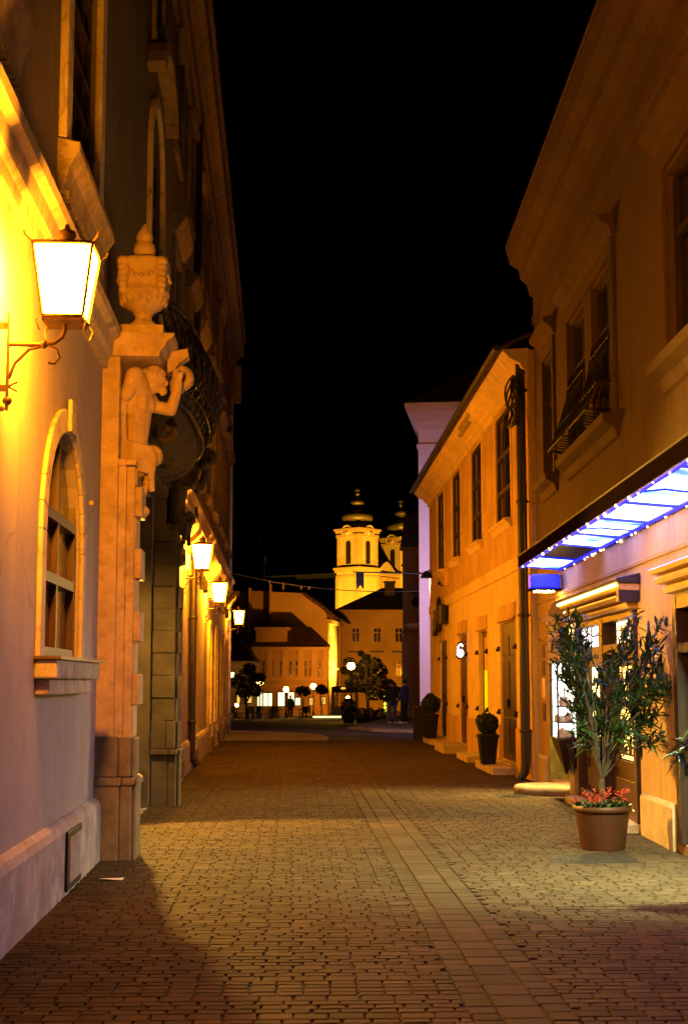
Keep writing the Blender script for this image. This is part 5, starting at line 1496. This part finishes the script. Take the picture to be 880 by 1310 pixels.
# ------------------------------------------------------------------ oleander in a pot
OL = thing('oleander_pot', 'tall oleander with red flowers in a terracotta coloured pot before the shop', 'potted plant', (at(771, 1089, 14.85).x, 14.85, 0))
m = MB(); m.lathe([(.215, 0), (.225, .02), (.275, .37), (.28, .38), (.30, .385), (.305, .42), (.295, .44), (.27, .44), (.265, .40), (.02, .40)], n=40); m.build('pot', M['terracotta'], OL)
m = MB(); m.lathe([(.02, .405), (.266, .405), (.266, .40)], n=30); m.build('soil', M['soil'], OL)
rnd = random.Random(33)
st = MB(); lv = MB()
def lance(m, p, d, L_, w_, droop):
    d = d.normalized(); side = d.cross(Vector((0, 0, 1)))
    if side.length < .1: side = Vector((1, 0, 0))
    side.normalize(); side = (side + Vector((0, 0, rnd.uniform(-.6, .6)))).normalized()
    pts = []
    for k in range(5):
        t = k/4; c = p + d*L_*t + Vector((0, 0, -droop*t*t*L_)); ww = w_*math.sin(PI*(.10+.86*t))
        pts.append((c - side*ww, c + side*ww))
    vs = [v for pr in pts for v in pr]
    m.add(vs, [(2*k, 2*k+1, 2*k+3, 2*k+2) for k in range(4)], True)
tips = []
# main stems fan out of one foot, ending where the photo shows the leafy heads
heads = [(727, 795), (745, 812), (712, 820), (735, 850), (748, 880), (730, 905), (845, 800), (862, 815), (835, 830), (850, 860), (828, 880), (812, 912), (840, 915),
         (820, 945), (722, 865), (742, 935), (858, 845), (845, 945), (715, 850), (738, 872), (728, 830), (742, 905), (738, 790), (750, 950), (818, 865), (845, 885),
         (826, 845), (712, 790), (722, 815), (860, 870), (815, 890), (824, 920), (786, 905), (770, 930), (770, 862), (785, 842), (800, 872), (792, 888), (764, 900), (777, 925), (806, 822), (795, 935), (808, 792), (756, 925)]
foot = Vector((0, 0, .42)); fork = Vector((.0, .0, .70))
st.tube([(0, 0, .38), (0.005, 0, .55), fork], .034, 8, r1=.028)
for i, (px, py) in enumerate(heads):
    Y = 14.85 + rnd.uniform(-.42, .42)
    P = at(px, py, Y) - Vector(OL.location)
    bow = Vector((P.x*.25, P.y*.2, (P.z+.7)*.42+rnd.uniform(0, .1)))
    mid = fork.lerp(P, .55) + Vector((-P.x*.12, 0, .06))
    path = [fork, fork.lerp(mid, .5), mid, mid.lerp(P, .5), P]
    st.tube(path, .010, 6, r1=.004)
    for k in range(62):
        t = 1 - rnd.random()**1.4*.55
        q = mid.lerp(P, t) + Vector((rnd.gauss(0, .035), rnd.gauss(0, .05), rnd.gauss(0, .04)))
        tipd = (P-mid).normalized()
        dirv = (tipd*rnd.uniform(.4, 1.3) + Vector((rnd.gauss(0, 1), rnd.gauss(0, 1), rnd.gauss(.25, .5))).normalized()).normalized()
        lance(lv, q, dirv, rnd.uniform(.12, .21), rnd.uniform(.011, .018), rnd.uniform(.0, .6))
st.build('stem', M['bark'], OL); lv.build('foliage', M['leaf'], OL)
fl_ = MB(); gl = MB()
for i in range(46):
    a = rnd.uniform(0, 2*PI); r_ = .27*math.sqrt(rnd.random()); z = .47 + rnd.uniform(0, .13)
    for k in range(7): lance(gl, Vector((r_*math.cos(a), r_*math.sin(a), .42)), Vector((rnd.gauss(0, .7), rnd.gauss(0, .7), 1)), rnd.uniform(.06, .14), .016, .3)
    if i < 26: leaf_cloud(fl_, rnd, (r_*1.05*math.cos(a), r_*1.05*math.sin(a), z), .030, 14, .016)
gl.build('underplanting', M['leaf'], OL); fl_.build('blossom', M['flower'], OL)
# second plant, only its twig reaches in at the right edge
OP = thing('potted_shrub', 'second oleander reaching in from the right edge of the photograph', 'potted plant', (3.06, 11.3, 0))
m = MB(); m.lathe([(.20, 0), (.26, .36), (.29, .38), (.29, .42), (.25, .42), (.02, .40)], n=30); m.build('pot', M['terracotta'], OP)
st = MB(); lv = MB()
for (px, py) in ((868, 965), (876, 950), (890, 930), (905, 950), (893, 975), (915, 900), (930, 930)):
    P = at(px, py, 11.3) - Vector(OP.location)
    st.tube([(0, 0, .4), (P.x*.3, .02, .75), P], .012, 6, r1=.005)
    for k in range(26):
        dirv = Vector((rnd.gauss(-.3, 1), rnd.gauss(0, 1), rnd.gauss(0, .6)))
        lance(lv, P + Vector((rnd.uniform(-.02, .05), rnd.uniform(-.03, .03), rnd.uniform(-.03, .03))), dirv, rnd.uniform(.10, .18), .012, rnd.uniform(.1, .8))
st.build('stem', M['bark'], OP); lv.build('foliage', M['leaf'], OP)

# ------------------------------------------------------------------ covers, litter
def cover(label, loc, w_, d_, round_, rz=LANE):
    o = thing('manhole_cover', label, 'manhole cover', loc, rz)
    m = MB(); m.box(-w_, w_, -d_, d_, -.02, .004)
    m.build('surround', M['plate'], o, bevel=.003)
    m = MB()
    if round_: m.lathe([(.01, .006), (d_*.86, .006), (d_*.9, .010), (d_*.9, .0), (d_*.9, -.01)], c=(-w_+d_*1.05, 0, 0), n=36, caps=False)
    n = 11
    for i in range(n):
        for j in range(n):
            x = -d_*.7 + 1.4*d_*i/(n-1); y = -d_*.7 + 1.4*d_*j/(n-1)
            if x*x+y*y < (d_*.78)**2: m.box(-w_+d_*1.05+x-d_*.045, -w_+d_*1.05+x+d_*.045, y-d_*.05, y+d_*.05, .006, .012)
    m.build('lid', M['lid'], o)
    m = MB()
    if w_ > d_*1.2: m.box(-w_+d_*2.05, w_-.03, -d_*.85, d_*.85, .004, .009)
    else: m.box(-.03, .03, -d_*.95, -d_*.92, .004, .008)
    m.build('side_plate', M['plate'], o)
p = at(754, 1103, 14.05); cover('wide manhole cover with a shiny round lid in front of the oleander pot', (p.x, 14.05, 0), .42, .33, True)
p = at(657, 1025, 21.6); cover('small dark round drain cover near the round step', (p.x, 21.6, 0), .25, .25, True)
pp = MB(); pp.add([(-.035, -.10, .002), (.05, -.10, .012), (.05, .1, .004), (-.035, .1, .014), (-.035, -.10, .0015), (.05, -.10, .0115), (.05, .1, .0035), (-.035, .1, .0135)], [(0, 1, 2, 3), (7, 6, 5, 4), (0, 4, 5, 1), (1, 5, 6, 2), (2, 6, 7, 3), (3, 7, 4, 0)])
p = at(143, 1126, 12.55); tag(pp.build('paper_scrap', M['paper'], None, loc=(p.x, 12.55, .003), rz=1.5), 'scrap of white paper lying on the paving near the stone pier', 'litter')

# ------------------------------------------------------------------ span wire across the street end
sw = MB(); a_ = at(296, 733, 49.9); b_ = at(541, 756, 48.0)
pts = []
for i in range(25):
    t = i/24; p = a_.lerp(b_, t); p.z -= .24*4*t*(1-t); pts.append(p)
sw.tube(pts, .016, 5)
for t in (5, 9, 10): sw.box(pts[t].x-.02, pts[t].x+.02, pts[t].y-.02, pts[t].y+.02, pts[t].z-.1, pts[t].z+.02)
tag(sw.build('span_wire', M['cast'], None), 'thin wire sagging across the street end from the palace to the lilac house', 'wire')

# ------------------------------------------------------------------ lamps on the square
def globe_lamp(label, px, py, Y, r_):
    p = at(px, py, Y); g0 = ground_z(Y)
    o = thing('globe_lamp', label, 'street lamp', (p.x, Y, g0), 0, 'glowing globe lamps on the square')
    h = p.z - g0
    m = MB(); m.ball((0, 0, h), r_, 16, 10); m.build('globe', E['globe'], o)
    m = MB(); m.lathe([(.10, 0), (.10, .4), (.06, .5), (.045, .8), (.04, h-r_-.04), (.09, h-r_-.01), (.07, h-r_*.9)], n=10); m.build('post', M['iron'], o)
    m = MB(); m.lathe([(r_*.5, h+r_*.85), (r_*.3, h+r_*1.1), (.02, h+r_*1.5)], n=10); m.build('cap', M['iron'], o)
for (lab, px, py, Y, r_) in (('globe lamp glowing inside the crown of the leafy tree', 449, 852, 90, .24), ('globe lamp glowing beside the dark round tree', 332.5, 873, 108, .26),
                             ('small globe lamp above the brightest shop windows', 366, 882, 125, .24), ('globe lamp between the two ball trimmed trees', 401, 878, 122, .25),
                             ('tiny globe lamp low under the leafy tree', 445, 893, 100, .14), ('tiny globe lamp low by the palace end', 303, 902, 112, .14)):
    globe_lamp(lab, px, py, Y, r_)
# dark market kiosk under the tree
kk = thing('market_kiosk', 'dark roofed kiosk with amber lamps left of the leafy tree', 'kiosk', (0, 0, 0))
yK = 104.0
p0, p1 = at(424, 886, yK), at(458, 878, yK)
m = MB(); m.box(p0.x, p1.x, yK-1.2, yK+1.2, p0.z, p1.z); m.build('roof', M['pot_black'], kk, bevel=.05)
gk = ground_z(yK)
for px in (426, 441, 456):
    q = at(px, 890, yK); m = MB(); m.box(q.x-.12, q.x+.12, yK-1.1, yK-.86, gk, p0.z); m.build('post', M['far_ochre'] if px == 441 else M['dark_wood'], kk)
m = MB(); m.box(p0.x+.2, p1.x-.2, yK+.2, yK+1.0, gk, gk+.9); m.build('counter', M['dark_wood'], kk)
m = MB()
for px, py in ((439, 880.5), (477, 893), (478, 890)): q = at(px, py, yK-1.35); m.ball(q, .1, 10, 8, sc=(1.9, 1, .8))
m.build('amber_lamp', E['far_shop_dim'], kk)
gs = thing('glowing_post', 'slim yellow green glowing advertising post behind the couple', 'sign', gz(492, 96))
m = MB(); zt_ = at(492, 889, 96).z - ground_z(96)
for k in range(6): m.ball((0, 0, zt_-.12-.24*k), .10, 8, 6, sc=(1, 1, 1.05))
m.build('lit_column', E['green_sign'], gs)
m = MB(); m.box(-.12, .12, .02, .1, 0, zt_+.1); m.build('post', M['iron'], gs)
stp = thing('glow_kerb', 'low kerb edge painted aglow on the dark square', 'kerb edge', gz(419, 100))  # kerb in lamp light; its glow is an added emissive bar
m = MB(); m.box(-1.0, .95, -.05, .05, .14, .22); m.build('kerb_glow', E['strip'], stp)
m = MB(); m.box(-1.05, 1.0, .05, .4, 0, .3); m.build('edge_stone', M['kerb'], stp, bevel=.01)
# café tables in front of the shop row
for k, (px, Y) in enumerate(((331, 112), (345, 118), (357, 113), (384, 110), (301, 108), (318, 100))):
    lab = ('dark round café table below the leftmost bright shop window', 'dark round café table below the second bright shop window', 'dark round café table below the widest bright shop window',
           'dark round café table under the left ball trimmed tree', 'dark round café table nearest the palace end', 'dark round café table under the round tree')[k]
    o = thing('cafe_table', lab, 'table', gz(px, Y), 0, 'café tables on the square')
    m = MB(); m.lathe([(.02, .70), (.45, .70), (.45, .74), (.02, .74)], n=16); m.build('tabletop', M['dark_wood'], o)
    m = MB(); m.lathe([(.28, 0), (.28, .03), (.04, .06), (.035, .7)], n=10); m.build('pedestal', M['iron'], o)
    for q in range(3):
        a = q*2.1+k; c_ = thing('cafe_chair', lab.replace('dark round café table', ('first', 'second', 'third')[q] + ' wicker chair at the table'), 'chair', Vector(o.location)+Vector((.8*math.cos(a), .8*math.sin(a), 0)), a+PI/2, 'café chairs on the square')
        m = MB(); m.box(-.22, .22, -.22, .22, .42, .47); m.build('seat', M['dark_wood'], c_, bevel=.01)
        m = MB(); m.box(-.22, .22, -.24, -.20, .47, .92); m.build('backrest', M['dark_wood'], c_, bevel=.01)
        for sx in (-1, 1):
            for sy in (-1, 1): m = MB(); m.box(sx*.2-.02, sx*.2+.02, sy*.2-.02, sy*.2+.02, 0, .42); m.build('leg', M['iron'], c_)

# ------------------------------------------------------------------ people
def person(label, loc, rz, top, legs, h=1.72, arm_bent=True):
    o = thing('person', label, 'person', loc, rz)
    k = h/1.72
    # one continuous body: x sideways, -y forward
    V = [(0,0,.95), (0,.01,1.12), (0,.01,1.30), (0,.015,1.44), (0,0,1.52), (0,-.01,1.60), (0,-.012,1.68),
         (.17,.01,1.41), (.23,.03,1.15), (.21,-.12,.98) if arm_bent else (.24,0,.92), (.16,-.22,1.0) if arm_bent else (.24,-.02,.82),
         (-.17,.01,1.41), (-.23,.02,1.15), (-.25,-.02,.92), (-.25,-.04,.82),
         (.10,0,.90), (.12,-.01,.50), (.13,.01,.10), (.13,-.12,.04),
         (-.10,0,.90), (-.11,-.02,.50), (-.12,.02,.10), (-.13,-.11,.04)]
    Ed = [(0,1),(1,2),(2,3),(3,4),(4,5),(5,6),(3,7),(7,8),(8,9),(9,10),(3,11),(11,12),(12,13),(13,14),(0,15),(15,16),(16,17),(17,18),(0,19),(19,20),(20,21),(21,22)]
    Rr = [(.16,.12),(.15,.11),(.18,.125),(.13,.09),.055,(.078,.09),(.07,.085),.065,.05,.042,.035,.065,.05,.042,.035,.09,.065,.05,.045,.09,.065,.05,.045]
    me = skin_mesh(V, Ed, Rr, 2)
    x = MB(); x.ball((0, -.02, 1.63), .10, 14, 12, sc=(.80, 1.0, 1.2)); x.ball((0, -.125, 1.625), .018, 8, 6, sc=(.8, 1, 1.5)); x.ball((0, -.105, 1.575), .02, 8, 5, sc=(1.5, .7, .5))
    for sx in (-1, 1):
        x.ball((sx*.082, 0, 1.63), .022, 8, 6, sc=(.5, .9, 1.4)); x.ball((sx*.032, -.108, 1.645), .013, 7, 5)
    for (hx, hy, hz) in ((.16, -.25, 1.0) if arm_bent else (.24, -.03, .78), (-.25, -.05, .78)):
        x.ball((hx, hy, hz), .042, 8, 6, sc=(.6, 1, 1.2))
        for q in range(4): x.tube([(hx, hy-.02+.016*q, hz-.02), (hx, hy-.03+.018*q, hz-.075), (hx+.012, hy-.025+.018*q, hz-.11)], .010, 5)
        x.tube([(hx, hy-.03, hz), (hx, hy-.06, hz-.04)], .011, 5)
    body = fused([me, x.mesh('x')], .013, 2)
    link_mesh('body', body, M['skin'], o)
    j = skin_mesh([(0,0,.90),(0,.01,1.12),(0,.01,1.30),(0,.015,1.46), V[7], V[8], V[9], V[11], V[12], V[13]], [(0,1),(1,2),(2,3),(3,4),(4,5),(5,6),(3,7),(7,8),(8,9)], [(.185,.145),(.175,.135),(.205,.15),(.12,.09),.085,.07,.058,.085,.07,.058], 2)
    link_mesh('jacket', fused([j], .014, 5), M[top], o)
    tr_ = skin_mesh([V[0], V[15], V[16], V[17], V[19], V[20], V[21]], [(0,1),(1,2),(2,3),(0,4),(4,5),(5,6)], [(.175,.135),.108,.085,.075,.108,.085,.075], 2)
    link_mesh('trousers', fused([tr_], .014, 5), M[legs], o)
    for sx in (.13, -.125):
        s_ = MB(); s_.ball((sx, -.06, .045), .06, 10, 8, sc=(.85, 2.4, .85)); s_.box(sx-.05, sx+.05, -.2, .08, 0, .03); s_.build('shoe', M['shoe'], o)
    hr = MB(); hr.ball((0, .008, 1.675), .10, 14, 10, sc=(.88, 1.05, .95)); rn = random.Random(3)
    for i in range(30):
        a = rn.uniform(0, 2*PI); hr.ball((.07*math.cos(a), .012+.085*math.sin(a), 1.68+rn.uniform(0, .07)), .028, 6, 5)
    hr.build('hair', M['hair'], o)
    o.scale = (k, k, k)
    return o
person('person in a black jacket and jeans standing with back turned, left of the couple', (at(502, 925, 57.5).x, 57.5, .05), R(200), 'blackcloth', 'denim', 1.62, False)
person('person in a navy jacket and dark trousers standing beside the one in black', (at(517, 925, 57.3).x, 57.3, .05), R(235), 'navy', 'blackcloth', 1.66, True)
person('lone dark figure standing before the bright shop windows', gz(372, 108), R(20), 'blackcloth', 'blackcloth', 1.7, False)

# ------------------------------------------------------------------ light: night sky plus the lamps, some assumed, and a few added spots
wld = bpy.data.worlds.new('World'); SC.world = wld; wld.use_nodes = True
nt = wld.node_tree
sky = nt.nodes.new('ShaderNodeTexSky'); sky.sky_type = 'NISHITA'; sky.sun_disc = False
sky.sun_elevation = R(-8); sky.sun_rotation = R(200)
nt.links.new(sky.outputs['Color'], nt.nodes['Background'].inputs['Color'])
nt.nodes['Background'].inputs['Strength'].default_value = .004

def spot(name, loc, target, power, col, size, blend=.4, soft=.3):
    l = bpy.data.lights.new(name, 'SPOT'); l.energy = power; l.color = col; l.spot_size = R(size); l.spot_blend = blend; l.shadow_soft_size = soft
    o = bpy.data.objects.new(name, l); COL.objects.link(o); o.location = loc
    o.rotation_euler = (Vector(target)-Vector(loc)).to_track_quat('-Z', 'Y').to_euler()
    return o
def point(name, loc, power, col, soft=.2):
    l = bpy.data.lights.new(name, 'POINT'); l.energy = power; l.color = col; l.shadow_soft_size = soft
    o = bpy.data.objects.new(name, l); COL.objects.link(o); o.location = loc; return o
# church floodlights, unseen and assumed from its bright towers
spot('assumed_church_floodlight', (c1.x-9, 222, 2), (c1.x+1, 250, 15), 130000, (1.0, .47, .025), 60)
spot('assumed_church_floodlight', (c1.x+14, 226, 2), (c1.x+6, 254, 14), 130000, (1.0, .47, .025), 70)
# floodlight on the corner of the cream house
f0 = Vector(fl.location)
spot('wall_floodlight', f0 + Vector((-.12, .42, -.16)), (pA.x+.5, 48, 4.4), 720, (.88, .66, 1.0), 140, .6, .08)
pw = PL.w(17.9, -.22, 2.54); spot('assumed_portal_light', pw, (.4, 13.8, 0), 19000, (1.0, .52, .07), 104, .35, .06)  # light of the assumed doorway lamp, aimed at the paving
spot('assumed_awning_light', (SH.p0[0]-.28, A1-.2, 3.05), (SH.p0[0]-1.9, A1-2.0, 0), 3600, (1.0, .70, .18), 120, .8, .1)  # light added for the lamp assumed in the awning box
spot('assumed_door_light', (3.08, 11.75, 2.82), (2.35, 12.9, 0), 3200, (.92, 1.0, .45), 112, 1.0, .12)  # light of the assumed lamp by the side door
# lamps of the square, then unseen spots added to brighten its house fronts
for (px, py, Y, pw) in ((449, 852, 88.5, 250), (332.5, 873, 106, 250), (401, 878, 120.5, 350)):
    p = at(px, py, Y); point('lamp_light', p + Vector((0, -.4, .2)), pw, (1.0, .42, .06), .25)
p = at(470, 860, 150); spot('added_square_spot', p + Vector((0, 0, 0)), (w2.x-.8, yF+4, 3.5), 26000, (1.0, .50, .035), 110, 1.0)
p = at(560, 850, 120); spot('added_square_spot', p, (A_.x, yF, 4), 1100, (1.0, .30, .012), 80)
p = at(500, 880, 120); spot('added_square_spot', p, at(470, 815, yE), 30000, (1.0, .30, .012), 80, 1.0)

# ------------------------------------------------------------------ camera and render settings
cam = bpy.data.cameras.new('camera'); co_ = bpy.data.objects.new('camera', cam); COL.objects.link(co_)
cam.sensor_fit = 'VERTICAL'; cam.sensor_height = 36; cam.lens = 36*F_PX/1310
co_.location = (0, 0, EYE); co_.rotation_euler = (PI/2 + PITCH, 0, 0)
cam.clip_end = 2000; cam.clip_start = .05
SC.camera = co_
SC.view_settings.view_transform = 'Standard'; SC.view_settings.look = 'None'
SC.view_settings.exposure = 0; SC.view_settings.gamma = 1; SC.view_settings.use_curve_mapping = False
SC.render.engine = 'CYCLES'
SC.cycles.use_denoising = True
SC.cycles.max_bounces = 5; SC.cycles.diffuse_bounces = 2; SC.cycles.glossy_bounces = 3
SC.cycles.sample_clamp_indirect = 6
